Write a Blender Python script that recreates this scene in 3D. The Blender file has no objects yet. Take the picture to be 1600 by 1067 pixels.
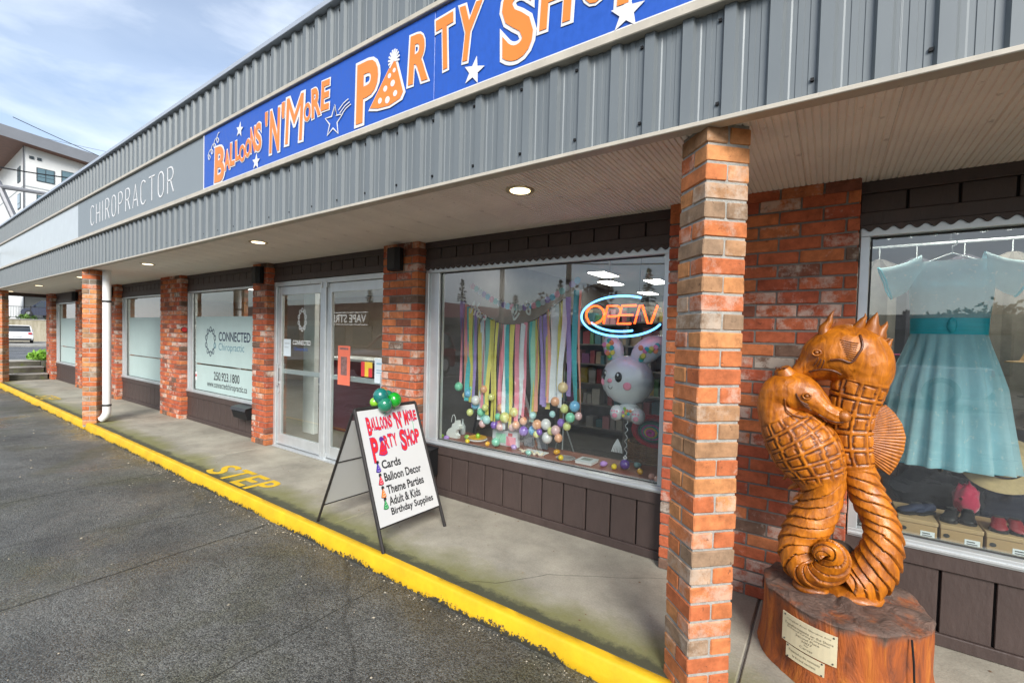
import bpy, math, random
from mathutils import Vector, Matrix, noise as mnoise
R = math.radians
rnd = random.Random(7)
scn = bpy.context.scene
col = scn.collection

# ------------------------------------------------------------------ camera
cam = bpy.data.objects.new('camera', bpy.data.cameras.new('camera'))
col.objects.link(cam)
AX = Vector((0.821545, 0.569544, 0.026139)); AU = Vector((-0.037624, 0.008411, 0.999257)); AB = Vector((0.5689, -0.821918, 0.028339))
CAM = Vector((0, -3.1337, 1.5693))
cam.matrix_world = Matrix(((AX.x, AU.x, AB.x, CAM.x), (AX.y, AU.y, AB.y, CAM.y), (AX.z, AU.z, AB.z, CAM.z), (0, 0, 0, 1)))
cam.data.sensor_width = 36; cam.data.lens = 15.9087
cam.data.shift_x = -0.003018; cam.data.shift_y = 0.00885
cam.data.clip_start = 0.05; cam.data.clip_end = 3000
scn.camera = cam

# ------------------------------------------------------------------ world: nishita sky behind broken bright cloud
SUN_EL, SUN_AZ = 33, 138      # sun behind the camera and to the right, veiled by cloud
world = bpy.data.worlds.new('World'); scn.world = world; world.use_nodes = True
wn, wl = world.node_tree.nodes, world.node_tree.links
wn.clear()
sky = wn.new('ShaderNodeTexSky'); sky.sky_type = 'NISHITA'; sky.sun_disc = False
sky.sun_elevation = R(SUN_EL); sky.sun_rotation = R(190); sky.air_density = 1.0; sky.dust_density = 1.0; sky.ozone_density = 2.0
tc = wn.new('ShaderNodeTexCoord')
mp = wn.new('ShaderNodeMapping'); mp.inputs['Scale'].default_value = (1.0, 1.0, 3.2)
nz = wn.new('ShaderNodeTexNoise'); nz.inputs['Scale'].default_value = 2.3; nz.inputs['Detail'].default_value = 8; nz.inputs['Roughness'].default_value = 0.55; nz.inputs['Distortion'].default_value = 0.35
rp = wn.new('ShaderNodeValToRGB'); rp.color_ramp.elements[0].position = 0.40; rp.color_ramp.elements[0].color = (0.24,) * 3 + (1,); rp.color_ramp.elements[1].position = 0.68; rp.color_ramp.elements[1].color = (0.85,) * 3 + (1,)
nz2 = wn.new('ShaderNodeTexNoise'); nz2.inputs['Scale'].default_value = 3.1; nz2.inputs['Detail'].default_value = 6
rp2 = wn.new('ShaderNodeValToRGB'); rp2.color_ramp.elements[0].position = 0.3; rp2.color_ramp.elements[0].color = (4.4, 4.9, 5.6, 1); rp2.color_ramp.elements[1].position = 0.7; rp2.color_ramp.elements[1].color = (7.6, 8.0, 8.4, 1)
mx = wn.new('ShaderNodeMix'); mx.data_type = 'RGBA'
bg = wn.new('ShaderNodeBackground'); bg.inputs['Strength'].default_value = 0.056
wo = wn.new('ShaderNodeOutputWorld')
wl.new(tc.outputs['Generated'], mp.inputs['Vector']); wl.new(mp.outputs['Vector'], nz.inputs['Vector']); wl.new(mp.outputs['Vector'], nz2.inputs['Vector'])
wl.new(nz.outputs['Fac'], rp.inputs['Fac']); wl.new(nz2.outputs['Fac'], rp2.inputs['Fac'])
wl.new(rp.outputs['Color'], mx.inputs['Factor']); wl.new(sky.outputs['Color'], mx.inputs['A']); wl.new(rp2.outputs['Color'], mx.inputs['B'])
wl.new(mx.outputs['Result'], bg.inputs['Color']); wl.new(bg.outputs['Background'], wo.inputs['Surface'])

sun = bpy.data.objects.new('sun', bpy.data.lights.new('sun', 'SUN'))
sun.data.energy = 1.45; sun.data.angle = R(26); sun.data.color = (1.0, 0.96, 0.9)
az = R(SUN_AZ)                                    # direction the light comes from, measured from +Y clockwise
sd = Vector((math.sin(az) * math.cos(R(SUN_EL)), math.cos(az) * math.cos(R(SUN_EL)), math.sin(R(SUN_EL))))
sun.rotation_euler = (-sd).to_track_quat('-Z', 'Y').to_euler(); col.objects.link(sun)
sky.sun_rotation = az % (2 * math.pi)
scn.view_settings.view_transform = 'Standard'; scn.view_settings.look = 'None'
scn.view_settings.gamma = 1; scn.view_settings.use_curve_mapping = False
scn.view_settings.exposure = 1.85
scn.render.engine = 'CYCLES'; scn.cycles.max_bounces = 7; scn.cycles.diffuse_bounces = 4; scn.cycles.glossy_bounces = 4
scn.cycles.transparent_max_bounces = 12; scn.cycles.use_denoising = True; scn.cycles.caustics_reflective = False; scn.cycles.caustics_refractive = False
scn.cycles.sample_clamp_indirect = 6

# ------------------------------------------------------------------ helpers
class MB:
    """collects verts and faces; build(...) links them as one mesh object"""
    def __init__(s): s.v = []; s.f = []; s.m = []; s.cm = 0
    def add(s, vs, fs):
        b = len(s.v); s.v += [tuple(p) for p in vs]; s.f += [tuple(i + b for i in f) for f in fs]; s.m += [s.cm] * len(fs); return s
    def box(s, x0, x1, y0, y1, z0, z1):
        return s.add([(x0,y0,z0),(x1,y0,z0),(x1,y1,z0),(x0,y1,z0),(x0,y0,z1),(x1,y0,z1),(x1,y1,z1),(x0,y1,z1)],
                     [(3,2,1,0),(4,5,6,7),(0,1,5,4),(1,2,6,5),(2,3,7,6),(3,0,4,7)])
    def cbox(s, x0, x1, y0, y1, z0, z1, c=.004, M=None, jit=0):
        vs = []; idx = {}
        X, Y, Z = (x0, x1), (y0, y1), (z0, z1)
        for i in (0, 1):
            for j in (0, 1):
                for k in (0, 1):
                    sx, sy, sz = (1, -1)[i], (1, -1)[j], (1, -1)[k]
                    for a in range(3):
                        p = [X[i] + sx * c, Y[j] + sy * c, Z[k] + sz * c]
                        p[a] = (X[i], Y[j], Z[k])[a]
                        idx[i, j, k, a] = len(vs)
                        if jit: p = [q + rnd.uniform(-jit, jit) for q in p]
                        vs.append(p)
        fs = []
        for a in range(3):
            b, d = [q for q in range(3) if q != a]
            for s0 in (0, 1):
                quad = []
                for (u, w) in ((0, 0), (1, 0), (1, 1), (0, 1)):
                    t = [0, 0, 0]; t[a] = s0; t[b] = u; t[d] = w; quad.append(idx[t[0], t[1], t[2], a])
                fs.append(quad)
        for a in range(3):       # edges along axis a
            b, d = [q for q in range(3) if q != a]
            for u in (0, 1):
                for w in (0, 1):
                    t0 = [0, 0, 0]; t1 = [0, 0, 0]; t1[a] = 1
                    t0[b] = t1[b] = u; t0[d] = t1[d] = w
                    fs.append([idx[(*t0, b)], idx[(*t1, b)], idx[(*t1, d)], idx[(*t0, d)]])
        for i in (0, 1):
            for j in (0, 1):
                for k in (0, 1): fs.append([idx[i, j, k, 0], idx[i, j, k, 1], idx[i, j, k, 2]])
        ctr = Vector(((x0 + x1) / 2, (y0 + y1) / 2, (z0 + z1) / 2))
        out = []
        for f in fs:             # face outward
            P = [Vector(vs[q]) for q in f]; n = (P[1] - P[0]).cross(P[2] - P[0])
            if n.dot(sum(P, Vector()) / len(P) - ctr) < 0: f = f[::-1]
            out.append(f)
        if M: vs = [M @ Vector(p) for p in vs]
        return s.add(vs, out)
    def prism(s, poly, h0, h1, fn):
        """poly in 2D, extruded h0..h1, fn(u, v, h) -> xyz"""
        n = len(poly)
        vs = [fn(u, v, h0) for u, v in poly] + [fn(u, v, h1) for u, v in poly]
        return s.add(vs, [tuple(range(n))[::-1], tuple(range(n, 2 * n))] + [(i, (i + 1) % n, n + (i + 1) % n, n + i) for i in range(n)])
    def rings(s, rings, closed=True, cap=True):
        n = len(rings[0]); vs = [p for r in rings for p in r]; fs = []
        for a in range(len(rings) - 1):
            for i in range(n if closed else n - 1):
                j = (i + 1) % n; fs.append((a * n + i, a * n + j, (a + 1) * n + j, (a + 1) * n + i))
        if cap and closed: fs.append(tuple(range(n))[::-1]); fs.append(tuple((len(rings) - 1) * n + i for i in range(n)))
        return s.add(vs, fs)
    def tube(s, path, rad, n=10, cap=True):
        path = [Vector(p) for p in path]; m = len(path)
        if not hasattr(rad, '__len__'): rad = [rad] * m
        up = None; rings = []
        for i, p in enumerate(path):
            t = (path[min(i + 1, m - 1)] - path[max(i - 1, 0)]).normalized()
            if up is None:
                up = t.orthogonal().normalized()
            up = (up - t * up.dot(t)); up = up.normalized() if up.length > 1e-6 else t.orthogonal().normalized()
            w = t.cross(up)
            rings.append([p + (up * math.cos(2 * math.pi * k / n) + w * math.sin(2 * math.pi * k / n)) * rad[i] for k in range(n)])
        return s.rings(rings, True, cap)
    def lathe(s, prof, n=24, c=(0, 0, 0), sx=1, sy=1):
        return s.rings([[(c[0] + r * sx * math.cos(2 * math.pi * k / n), c[1] + r * sy * math.sin(2 * math.pi * k / n), c[2] + z) for k in range(n)] for r, z in prof])
    def ball(s, c, r, n=14, m=9, sx=1, sy=1, sz=1, M=None):
        rr = []
        for i in range(m + 1):
            t = math.pi * min(max(i / m, .02), .98)
            ring = [Vector((r * sx * math.sin(t) * math.cos(2 * math.pi * k / n), r * sy * math.sin(t) * math.sin(2 * math.pi * k / n), -r * sz * math.cos(t))) for k in range(n)]
            rr.append([(M @ p if M else p) + Vector(c) for p in ring])
        return s.rings(rr)
    def build(s, name, mat, parent=None, smooth=False, sharp=40, kind=None, center=True):
        me = bpy.data.meshes.new(name)
        if center and s.v:
            lo = Vector([min(p[i] for p in s.v) for i in range(3)]); hi = Vector([max(p[i] for p in s.v) for i in range(3)])
            c = (lo + hi) / 2
        else: c = Vector((0, 0, 0))
        me.from_pydata([(p[0] - c.x, p[1] - c.y, p[2] - c.z) for p in s.v], [], s.f)
        for mm in (mat if isinstance(mat, (list, tuple)) else [mat]): me.materials.append(mm)
        if any(s.m): me.polygons.foreach_set('material_index', s.m)
        if smooth:
            me.polygons.foreach_set('use_smooth', [True] * len(s.f))
            if sharp < 180: me.set_sharp_from_angle(angle=R(sharp))
        me.update()
        return link(name, me, parent, c, kind)
WLOC = {}
def link(name, me, parent=None, at=(0, 0, 0), kind=None, rz=0):
    o = bpy.data.objects.new(name, me); col.objects.link(o)
    at = Vector(at); WLOC[o] = at.copy()
    o.location = at - (WLOC[parent] if parent else Vector((0, 0, 0)))
    if parent: o.parent = parent
    if rz: o.rotation_euler.z = rz
    if kind: o['kind'] = kind
    return o
def tag(o, label, cat, group=None):
    o['label'] = label; o['category'] = cat
    if group: o['group'] = group
    return o
def thing(name, label, cat, at=(0, 0, 0), group=None):
    return tag(link(name, None, None, at), label, cat, group)
def struct(o): o['kind'] = 'structure'; return o

# ------------------------------------------------------------------ materials
MATS = {}
def nodes(name):
    m = bpy.data.materials.new(name); m.use_nodes = True
    return m, m.node_tree.nodes, m.node_tree.links, m.node_tree.nodes['Principled BSDF']
def mat(name, c, rough=.6, metal=0, var=.12, vs=6, bump=0, bs=60, rv=0, spec=.5, coat=0, emit=None, es=0, trans=0, alpha=1, sheen=0, stretch=(1, 1, 1), dirt=None):
    if name in MATS: return MATS[name]
    m, n, l, b = nodes(name); MATS[name] = m
    b.inputs['Roughness'].default_value = rough; b.inputs['Metallic'].default_value = metal
    b.inputs['Specular IOR Level'].default_value = spec; b.inputs['Coat Weight'].default_value = coat
    b.inputs['Base Color'].default_value = (*c, 1)
    t = n.new('ShaderNodeTexCoord'); mp = n.new('ShaderNodeMapping'); mp.inputs['Scale'].default_value = stretch
    l.new(t.outputs['Object'], mp.inputs['Vector'])
    if var or rv:
        z = n.new('ShaderNodeTexNoise'); z.inputs['Scale'].default_value = vs; z.inputs['Detail'].default_value = 7; z.inputs['Roughness'].default_value = .62
        l.new(mp.outputs['Vector'], z.inputs['Vector'])
        r = n.new('ShaderNodeMapRange'); r.inputs['From Min'].default_value = .3; r.inputs['From Max'].default_value = .7
        r.inputs['To Min'].default_value = 1 - var; r.inputs['To Max'].default_value = 1 + var
        l.new(z.outputs['Fac'], r.inputs['Value'])
        v = n.new('ShaderNodeVectorMath'); v.operation = 'SCALE'; v.inputs[0].default_value = c
        l.new(r.outputs['Result'], v.inputs['Scale'])
        src = v.outputs['Vector']
        if dirt:      # (colour, scale, threshold lo, hi)
            z2 = n.new('ShaderNodeTexNoise'); z2.inputs['Scale'].default_value = dirt[1]; z2.inputs['Detail'].default_value = 8; z2.inputs['Roughness'].default_value = .7
            l.new(mp.outputs['Vector'], z2.inputs['Vector'])
            r2 = n.new('ShaderNodeMapRange'); r2.inputs['From Min'].default_value = dirt[2]; r2.inputs['From Max'].default_value = dirt[3]
            l.new(z2.outputs['Fac'], r2.inputs['Value'])
            x = n.new('ShaderNodeMix'); x.data_type = 'RGBA'; l.new(r2.outputs['Result'], x.inputs['Factor']); l.new(src, x.inputs['A']); x.inputs['B'].default_value = (*dirt[0], 1)
            src = x.outputs['Result']
        l.new(src, b.inputs['Base Color'])
        if rv:
            q = n.new('ShaderNodeMapRange'); q.inputs['From Min'].default_value = .3; q.inputs['From Max'].default_value = .7
            q.inputs['To Min'].default_value = max(rough - rv, .03); q.inputs['To Max'].default_value = min(rough + rv, 1)
            l.new(z.outputs['Fac'], q.inputs['Value']); l.new(q.outputs['Result'], b.inputs['Roughness'])
    if bump:
        z = n.new('ShaderNodeTexNoise'); z.inputs['Scale'].default_value = bs; z.inputs['Detail'].default_value = 5
        l.new(mp.outputs['Vector'], z.inputs['Vector'])
        k = n.new('ShaderNodeBump'); k.inputs['Strength'].default_value = bump; k.inputs['Distance'].default_value = .01
        l.new(z.outputs['Fac'], k.inputs['Height']); l.new(k.outputs['Normal'], b.inputs['Normal'])
    if emit: b.inputs['Emission Color'].default_value = (*emit, 1); b.inputs['Emission Strength'].default_value = es
    if trans: b.inputs['Transmission Weight'].default_value = trans
    if alpha < 1: b.inputs['Alpha'].default_value = alpha
    if sheen: b.inputs['Sheen Weight'].default_value = sheen
    return m
def glass_mat(name, ior=1.9, tint=(.93, .96, .95)):
    m, n, l, b = nodes(name); n.remove(b)
    o = n['Material Output']; f = n.new('ShaderNodeFresnel'); f.inputs['IOR'].default_value = ior
    t = n.new('ShaderNodeBsdfTransparent'); t.inputs['Color'].default_value = (*tint, 1)
    g = n.new('ShaderNodeBsdfGlossy'); g.inputs['Roughness'].default_value = .004; g.inputs['Color'].default_value = (1, 1, 1, 1)
    gm = n.new('ShaderNodeNewGeometry'); iv = n.new('ShaderNodeMath'); iv.operation = 'SUBTRACT'; iv.inputs[0].default_value = 1; l.new(gm.outputs['Backfacing'], iv.inputs[1])
    mu = n.new('ShaderNodeMath'); mu.operation = 'MULTIPLY'; l.new(f.outputs['Fac'], mu.inputs[0]); l.new(iv.outputs['Value'], mu.inputs[1])
    x = n.new('ShaderNodeMixShader'); l.new(mu.outputs['Value'], x.inputs['Fac']); l.new(t.outputs[0], x.inputs[1]); l.new(g.outputs[0], x.inputs[2]); l.new(x.outputs[0], o.inputs['Surface'])
    return m
def brick_mat(name, source, ramp, white=.5):
    m, n, l, b = nodes(name)
    if source == 'object': s = n.new('ShaderNodeObjectInfo').outputs['Random']
    else: s = n.new('ShaderNodeNewGeometry').outputs['Random Per Island']
    cr = n.new('ShaderNodeValToRGB'); cr.color_ramp.interpolation = 'CONSTANT'
    e = cr.color_ramp.elements
    while len(e) < len(ramp): e.new(.5)
    for i, (p, c) in enumerate(ramp): e[i].position = p; e[i].color = (*c, 1)
    l.new(s, cr.inputs['Fac'])
    t = n.new('ShaderNodeTexCoord'); w = n.new('ShaderNodeVectorMath'); w.operation = 'ADD'
    k = n.new('ShaderNodeVectorMath'); k.operation = 'SCALE'; k.inputs[0].default_value = (37, 91, 53); l.new(s, k.inputs['Scale'])
    l.new(t.outputs['Object'], w.inputs[0]); l.new(k.outputs['Vector'], w.inputs[1])
    z = n.new('ShaderNodeTexNoise'); z.inputs['Scale'].default_value = 14; z.inputs['Detail'].default_value = 8; z.inputs['Roughness'].default_value = .7; l.new(w.outputs['Vector'], z.inputs['Vector'])
    mr = n.new('ShaderNodeMapRange'); mr.inputs['From Min'].default_value = .3; mr.inputs['From Max'].default_value = .7; mr.inputs['To Min'].default_value = .58; mr.inputs['To Max'].default_value = 1.28; l.new(z.outputs['Fac'], mr.inputs['Value'])
    sc = n.new('ShaderNodeVectorMath'); sc.operation = 'SCALE'; l.new(cr.outputs['Color'], sc.inputs[0]); l.new(mr.outputs['Result'], sc.inputs['Scale'])
    # lime bloom: patches whose reach differs from brick to brick
    z2 = n.new('ShaderNodeTexNoise'); z2.inputs['Scale'].default_value = 9; z2.inputs['Detail'].default_value = 9; z2.inputs['Roughness'].default_value = .75; l.new(w.outputs['Vector'], z2.inputs['Vector'])
    wh = n.new('ShaderNodeTexWhiteNoise'); wh.noise_dimensions = '1D'; l.new(s, wh.inputs['W'])
    ad = n.new('ShaderNodeMath'); ad.operation = 'MULTIPLY_ADD'; ad.inputs[1].default_value = .36; l.new(wh.outputs['Value'], ad.inputs[0]); l.new(z2.outputs['Fac'], ad.inputs[2])
    m2 = n.new('ShaderNodeMapRange'); m2.inputs['From Min'].default_value = .76; m2.inputs['From Max'].default_value = .90; m2.inputs['To Max'].default_value = white; l.new(ad.outputs['Value'], m2.inputs['Value'])
    x = n.new('ShaderNodeMix'); x.data_type = 'RGBA'; l.new(m2.outputs['Result'], x.inputs['Factor']); l.new(sc.outputs['Vector'], x.inputs['A']); x.inputs['B'].default_value = (.62, .55, .47, 1)
    # small dark fire marks
    z3 = n.new('ShaderNodeTexNoise'); z3.inputs['Scale'].default_value = 46; z3.inputs['Detail'].default_value = 3; z3.inputs['Distortion'].default_value = 1.4; l.new(w.outputs['Vector'], z3.inputs['Vector'])
    m3 = n.new('ShaderNodeMapRange'); m3.inputs['From Min'].default_value = .66; m3.inputs['From Max'].default_value = .74; m3.inputs['To Max'].default_value = .6; l.new(z3.outputs['Fac'], m3.inputs['Value'])
    x2 = n.new('ShaderNodeMix'); x2.data_type = 'RGBA'; l.new(m3.outputs['Result'], x2.inputs['Factor']); l.new(x.outputs['Result'], x2.inputs['A']); x2.inputs['B'].default_value = (.09, .05, .035, 1)
    l.new(x2.outputs['Result'], b.inputs['Base Color']); b.inputs['Roughness'].default_value = .85; b.inputs['Specular IOR Level'].default_value = .25
    bp = n.new('ShaderNodeBump'); bp.inputs['Strength'].default_value = .7; bp.inputs['Distance'].default_value = .004
    a2 = n.new('ShaderNodeMath'); a2.operation = 'ADD'; l.new(z.outputs['Fac'], a2.inputs[0]); l.new(m3.outputs['Result'], a2.inputs[1])
    a3 = n.new('ShaderNodeMath'); a3.operation = 'SUBTRACT'; l.new(z2.outputs['Fac'], a3.inputs[0]); l.new(a2.outputs['Value'], a3.inputs[1])
    l.new(a3.outputs['Value'], bp.inputs['Height']); l.new(bp.outputs['Normal'], b.inputs['Normal'])
    return m
PR = [(0, (.54, .185, .07)), (.24, (.48, .14, .055)), (.44, (.55, .24, .095)), (.62, (.38, .21, .11)), (.78, (.29, .19, .12)), (.88, (.19, .155, .12)), (.91, (.51, .165, .06))]
WR = [(0, (.48, .125, .055)), (.26, (.42, .10, .05)), (.5, (.54, .17, .065)), (.70, (.46, .115, .055)), (.82, (.25, .09, .055)), (.90, (.17, .10, .07)), (.95, (.50, .17, .07))]
BR_PILLAR = brick_mat('pillar_brick', 'object', PR, .42)
BR_PILLAR_S = brick_mat('pillar_brick_far', 'island', PR, .4)
BR_WALL = brick_mat('wall_brick', 'object', WR, .62)
BR_WALL_S = brick_mat('wall_brick_far', 'island', WR, .75)
MORTAR = mat('mortar', (.34, .33, .30), .95, var=.25, vs=20, bump=.6, bs=150)
MORTAR_D = mat('mortar_weathered', (.20, .185, .165), .95, var=.25, vs=20, bump=.6, bs=150)
BROWN = mat('brown_paint', (.060, .041, .036), .55, var=.16, vs=9, bump=.35, bs=38, stretch=(1, 1, .35), dirt=((.16, .13, .115), 26, .70, .78))
ALU = mat('aluminium_frame', (.60, .63, .64), .38, .55, var=.08, vs=5, dirt=((.30, .30, .29), 18, .66, .76))
ALU_D = mat('dark_gasket', (.03, .03, .03), .6, var=0)
GLASS = glass_mat('window_glass', 2.1)
GLASS_D = glass_mat('display_glass', 2.1)
FROST = mat('frosted_film', (.44, .56, .54), .45, var=.05, vs=3, spec=.4)
STEEL = mat('grey_cladding', (.150, .170, .181), .5, .15, var=.07, vs=4, rv=.08, stretch=(1, 1, .2), dirt=((.18, .20, .21), 11, .64, .80))
CREAM = mat('cream_trim', (.46, .42, .35), .5, var=.12, vs=8, dirt=((.28, .24, .19), 22, .62, .74))
SOFFIT = mat('soffit_vinyl', (.86, .805, .735), .6, var=.10, vs=2.2, dirt=((.27, .21, .17), 9, .60, .78))
BLACK = mat('black_plastic', (.012, .012, .013), .6, spec=.25, var=.1)
WHITE = mat('white_paint', (.78, .78, .77), .45, var=.05, vs=8)
PIPE = mat('white_downpipe', (.76, .77, .76), .4, var=.05, vs=3, dirt=((.36, .30, .24), 17, .66, .74))
BLUE = mat('blue_sign_face', (.010, .080, .42), .45, var=.10, vs=40, rv=.1, stretch=(1, 1, .5))
ORANGE = mat('orange_vinyl', (.80, .21, .030), .45, var=.06, vs=4)
SIGNW = mat('white_vinyl', (.66, .66, .66), .45, var=.03)
SIGNG = mat('grey_sign_face', (.20, .23, .25), .5, var=.06, vs=30, rv=.06)
SIGNB = mat('blank_sign_face', (.44, .48, .50), .35, var=.05, vs=6)
# ------------------------------------------------------------------ ground
def asphalt_mat(name, base, wet):
    m, n, l, b = nodes(name)
    t = n.new('ShaderNodeTexCoord'); P = t.outputs['Object']
    def noi(s, d=6, r=.6, dist=0):
        z = n.new('ShaderNodeTexNoise'); z.inputs['Scale'].default_value = s; z.inputs['Detail'].default_value = d; z.inputs['Roughness'].default_value = r; z.inputs['Distortion'].default_value = dist
        l.new(P, z.inputs['Vector']); return z.outputs['Fac']
    def rng(v, a, c, lo, hi):
        r = n.new('ShaderNodeMapRange'); r.inputs['From Min'].default_value = a; r.inputs['From Max'].default_value = c; r.inputs['To Min'].default_value = lo; r.inputs['To Max'].default_value = hi
        l.new(v, r.inputs['Value']); return r.outputs['Result']
    vo = n.new('ShaderNodeTexVoronoi'); vo.inputs['Scale'].default_value = 135; l.new(P, vo.inputs['Vector'])
    gr = n.new('ShaderNodeSeparateColor'); l.new(vo.outputs['Color'], gr.inputs['Color'])
    stones = rng(gr.outputs['Red'], .1, 1, .45, 1.85)
    big = rng(noi(.9, 8, .7), .35, .65, .60, 1.36)
    mu = n.new('ShaderNodeMath'); mu.operation = 'MULTIPLY'; l.new(stones, mu.inputs[0]); l.new(big, mu.inputs[1])
    sc = n.new('ShaderNodeVectorMath'); sc.operation = 'SCALE'; sc.inputs[0].default_value = base; l.new(mu.outputs['Value'], sc.inputs['Scale'])
    ol = n.new('ShaderNodeMix'); ol.data_type = 'RGBA'; l.new(rng(noi(.8, 8, .7, .8), .50, .66, 0, .75), ol.inputs['Factor']); l.new(sc.outputs['Vector'], ol.inputs['A'])
    o2 = n.new('ShaderNodeVectorMath'); o2.operation = 'SCALE'; o2.inputs[0].default_value = (base[0] * .72, base[1] * .70, base[2] * .42); l.new(stones, o2.inputs['Scale']); l.new(o2.outputs['Vector'], ol.inputs['B'])
    # sealed cracks: thin irregular dark lines
    v2 = n.new('ShaderNodeTexVoronoi'); v2.feature = 'DISTANCE_TO_EDGE'; v2.inputs['Scale'].default_value = .27
    wv = n.new('ShaderNodeTexNoise'); wv.inputs['Scale'].default_value = 2.2; wv.inputs['Detail'].default_value = 5; l.new(P, wv.inputs['Vector'])
    ad = n.new('ShaderNodeMixRGB'); ad.blend_type = 'LINEAR_LIGHT'; ad.inputs['Fac'].default_value = .12; l.new(P, ad.inputs['Color1']); l.new(wv.outputs['Color'], ad.inputs['Color2']); l.new(ad.outputs['Color'], v2.inputs['Vector'])
    cr = rng(v2.outputs['Distance'], .001, .006, 1, 0)
    x = n.new('ShaderNodeMix'); x.data_type = 'RGBA'; k = n.new('ShaderNodeMath'); k.operation = 'MULTIPLY'; k.inputs[1].default_value = .45; l.new(cr, k.inputs[0]); l.new(k.outputs['Value'], x.inputs['Factor']); l.new(ol.outputs['Result'], x.inputs['A']); x.inputs['B'].default_value = (.018, .018, .016, 1)
    # litter flecks
    f = rng(noi(160, 2), .78, .80, 0, .8)
    x2 = n.new('ShaderNodeMix'); x2.data_type = 'RGBA'; l.new(f, x2.inputs['Factor']); l.new(x.outputs['Result'], x2.inputs['A']); x2.inputs['B'].default_value = (.30, .27, .20, 1)
    l.new(x2.outputs['Result'], b.inputs['Base Color'])
    l.new(rng(noi(.55, 6, .65, .6), .38, .62, .62 - wet, .74), b.inputs['Roughness'])
    bp = n.new('ShaderNodeBump'); bp.inputs['Strength'].default_value = .75; bp.inputs['Distance'].default_value = .006
    a = n.new('ShaderNodeMath'); a.operation = 'SUBTRACT'; l.new(vo.outputs['Distance'], a.inputs[1]); l.new(noi(40), a.inputs[0]); l.new(a.outputs['Value'], bp.inputs['Height']); l.new(bp.outputs['Normal'], b.inputs['Normal'])
    return m
ASPH = asphalt_mat('asphalt', (.088, .088, .080), .45)
ROADM = asphalt_mat('road_asphalt', (.10, .105, .115), .3)
def sheet(name, pts, m, parent=None, kind='structure'):
    return MB().add(pts, [tuple(range(len(pts)))]).build(name, m, parent, kind=kind)
GRASSM = mat('verge_soil', (.08, .085, .045), .95, var=.3, vs=.4)
sheet('ground', [(-500, -500, -.6), (500, -500, -.6), (500, 500, -.6), (-500, 500, -.6)], GRASSM)
lot = sheet('parking_lot', [(-21.5, -60, -.11), (40, -60, -.11), (40, -1.03, -.11), (-21.5, -1.03, -.11)], ASPH)
sheet('ramp', [(-24, -60, .40), (-21.5, -60, -.11), (-21.5, -1.4, -.11), (-24, -1.4, .40)], ASPH)
sheet('road', [(-48, -90, -.02), (-20.2, -90, .30), (-20.2, 90, .30), (-48, 90, -.02)], ROADM)
CONC = None
def concrete(name, base, moss_y=None, moss=.8):
    m, n, l, b = nodes(name)
    g = n.new('ShaderNodeNewGeometry'); P = g.outputs['Position']
    def noi(s, d=7, r=.62, dist=0):
        z = n.new('ShaderNodeTexNoise'); z.inputs['Scale'].default_value = s; z.inputs['Detail'].default_value = d; z.inputs['Roughness'].default_value = r; z.inputs['Distortion'].default_value = dist
        l.new(P, z.inputs['Vector']); return z.outputs['Fac']
    def rng(v, a, c, lo, hi):
        r = n.new('ShaderNodeMapRange'); r.inputs['From Min'].default_value = a; r.inputs['From Max'].default_value = c; r.inputs['To Min'].default_value = lo; r.inputs['To Max'].default_value = hi
        l.new(v, r.inputs['Value']); return r.outputs['Result']
    def mixc(f, a, bcol):
        x = n.new('ShaderNodeMix'); x.data_type = 'RGBA'; l.new(f, x.inputs['Factor']); l.new(a, x.inputs['A']); x.inputs['B'].default_value = (*bcol, 1); return x.outputs['Result']
    a = rng(noi(1.6, 9, .7), .3, .7, .62, 1.26); c2 = rng(noi(90, 3), .3, .7, .88, 1.1)
    mu = n.new('ShaderNodeMath'); mu.operation = 'MULTIPLY'; l.new(a, mu.inputs[0]); l.new(c2, mu.inputs[1])
    sc = n.new('ShaderNodeVectorMath'); sc.operation = 'SCALE'; sc.inputs[0].default_value = base; l.new(mu.outputs['Value'], sc.inputs['Scale'])
    c = mixc(rng(noi(2.7, 8, .7, 1.0), .55, .75, 0, .38), sc.outputs['Vector'], (.15, .13, .105))
    c = mixc(rng(noi(33, 4, .7), .70, .76, 0, .7), c, (.075, .07, .06))
    if moss_y is not None:       # moss grown in along the kerb where the slab stays wet
        s = n.new('ShaderNodeSeparateXYZ'); l.new(P, s.inputs[0])
        gy = rng(s.outputs['Y'], moss_y, moss_y + .55, .66, 0)
        ad = n.new('ShaderNodeMath'); ad.operation = 'ADD'; l.new(gy, ad.inputs[0]); l.new(noi(1.1, 8, .7), ad.inputs[1])
        c = mixc(rng(ad.outputs['Value'], .72, 1.02, 0, moss), c, (.165, .165, .045))
        ad2 = n.new('ShaderNodeMath'); ad2.operation = 'ADD'; l.new(rng(s.outputs['Y'], moss_y, moss_y + .17, .62, 0), ad2.inputs[0]); l.new(noi(5, 9, .8), ad2.inputs[1])
        c = mixc(rng(ad2.outputs['Value'], .74, .92, 0, .9), c, (.050, .052, .032))
    l.new(c, b.inputs['Base Color'])
    l.new(rng(noi(1.3), .35, .65, .55, .9), b.inputs['Roughness'])
    bp = n.new('ShaderNodeBump'); bp.inputs['Strength'].default_value = .35; bp.inputs['Distance'].default_value = .006; l.new(noi(70, 6), bp.inputs['Height']); l.new(bp.outputs['Normal'], b.inputs['Normal'])
    return m
CONC = concrete('walkway_concrete', (.345, .322, .262), -1.01)
CONC2 = concrete('step_concrete', (.34, .33, .30))
MOSSY = mat('mossy_concrete', (.10, .095, .075), .95, var=.35, vs=6, bump=.5, bs=40, dirt=((.10, .12, .03), 5, .52, .68))
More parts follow.
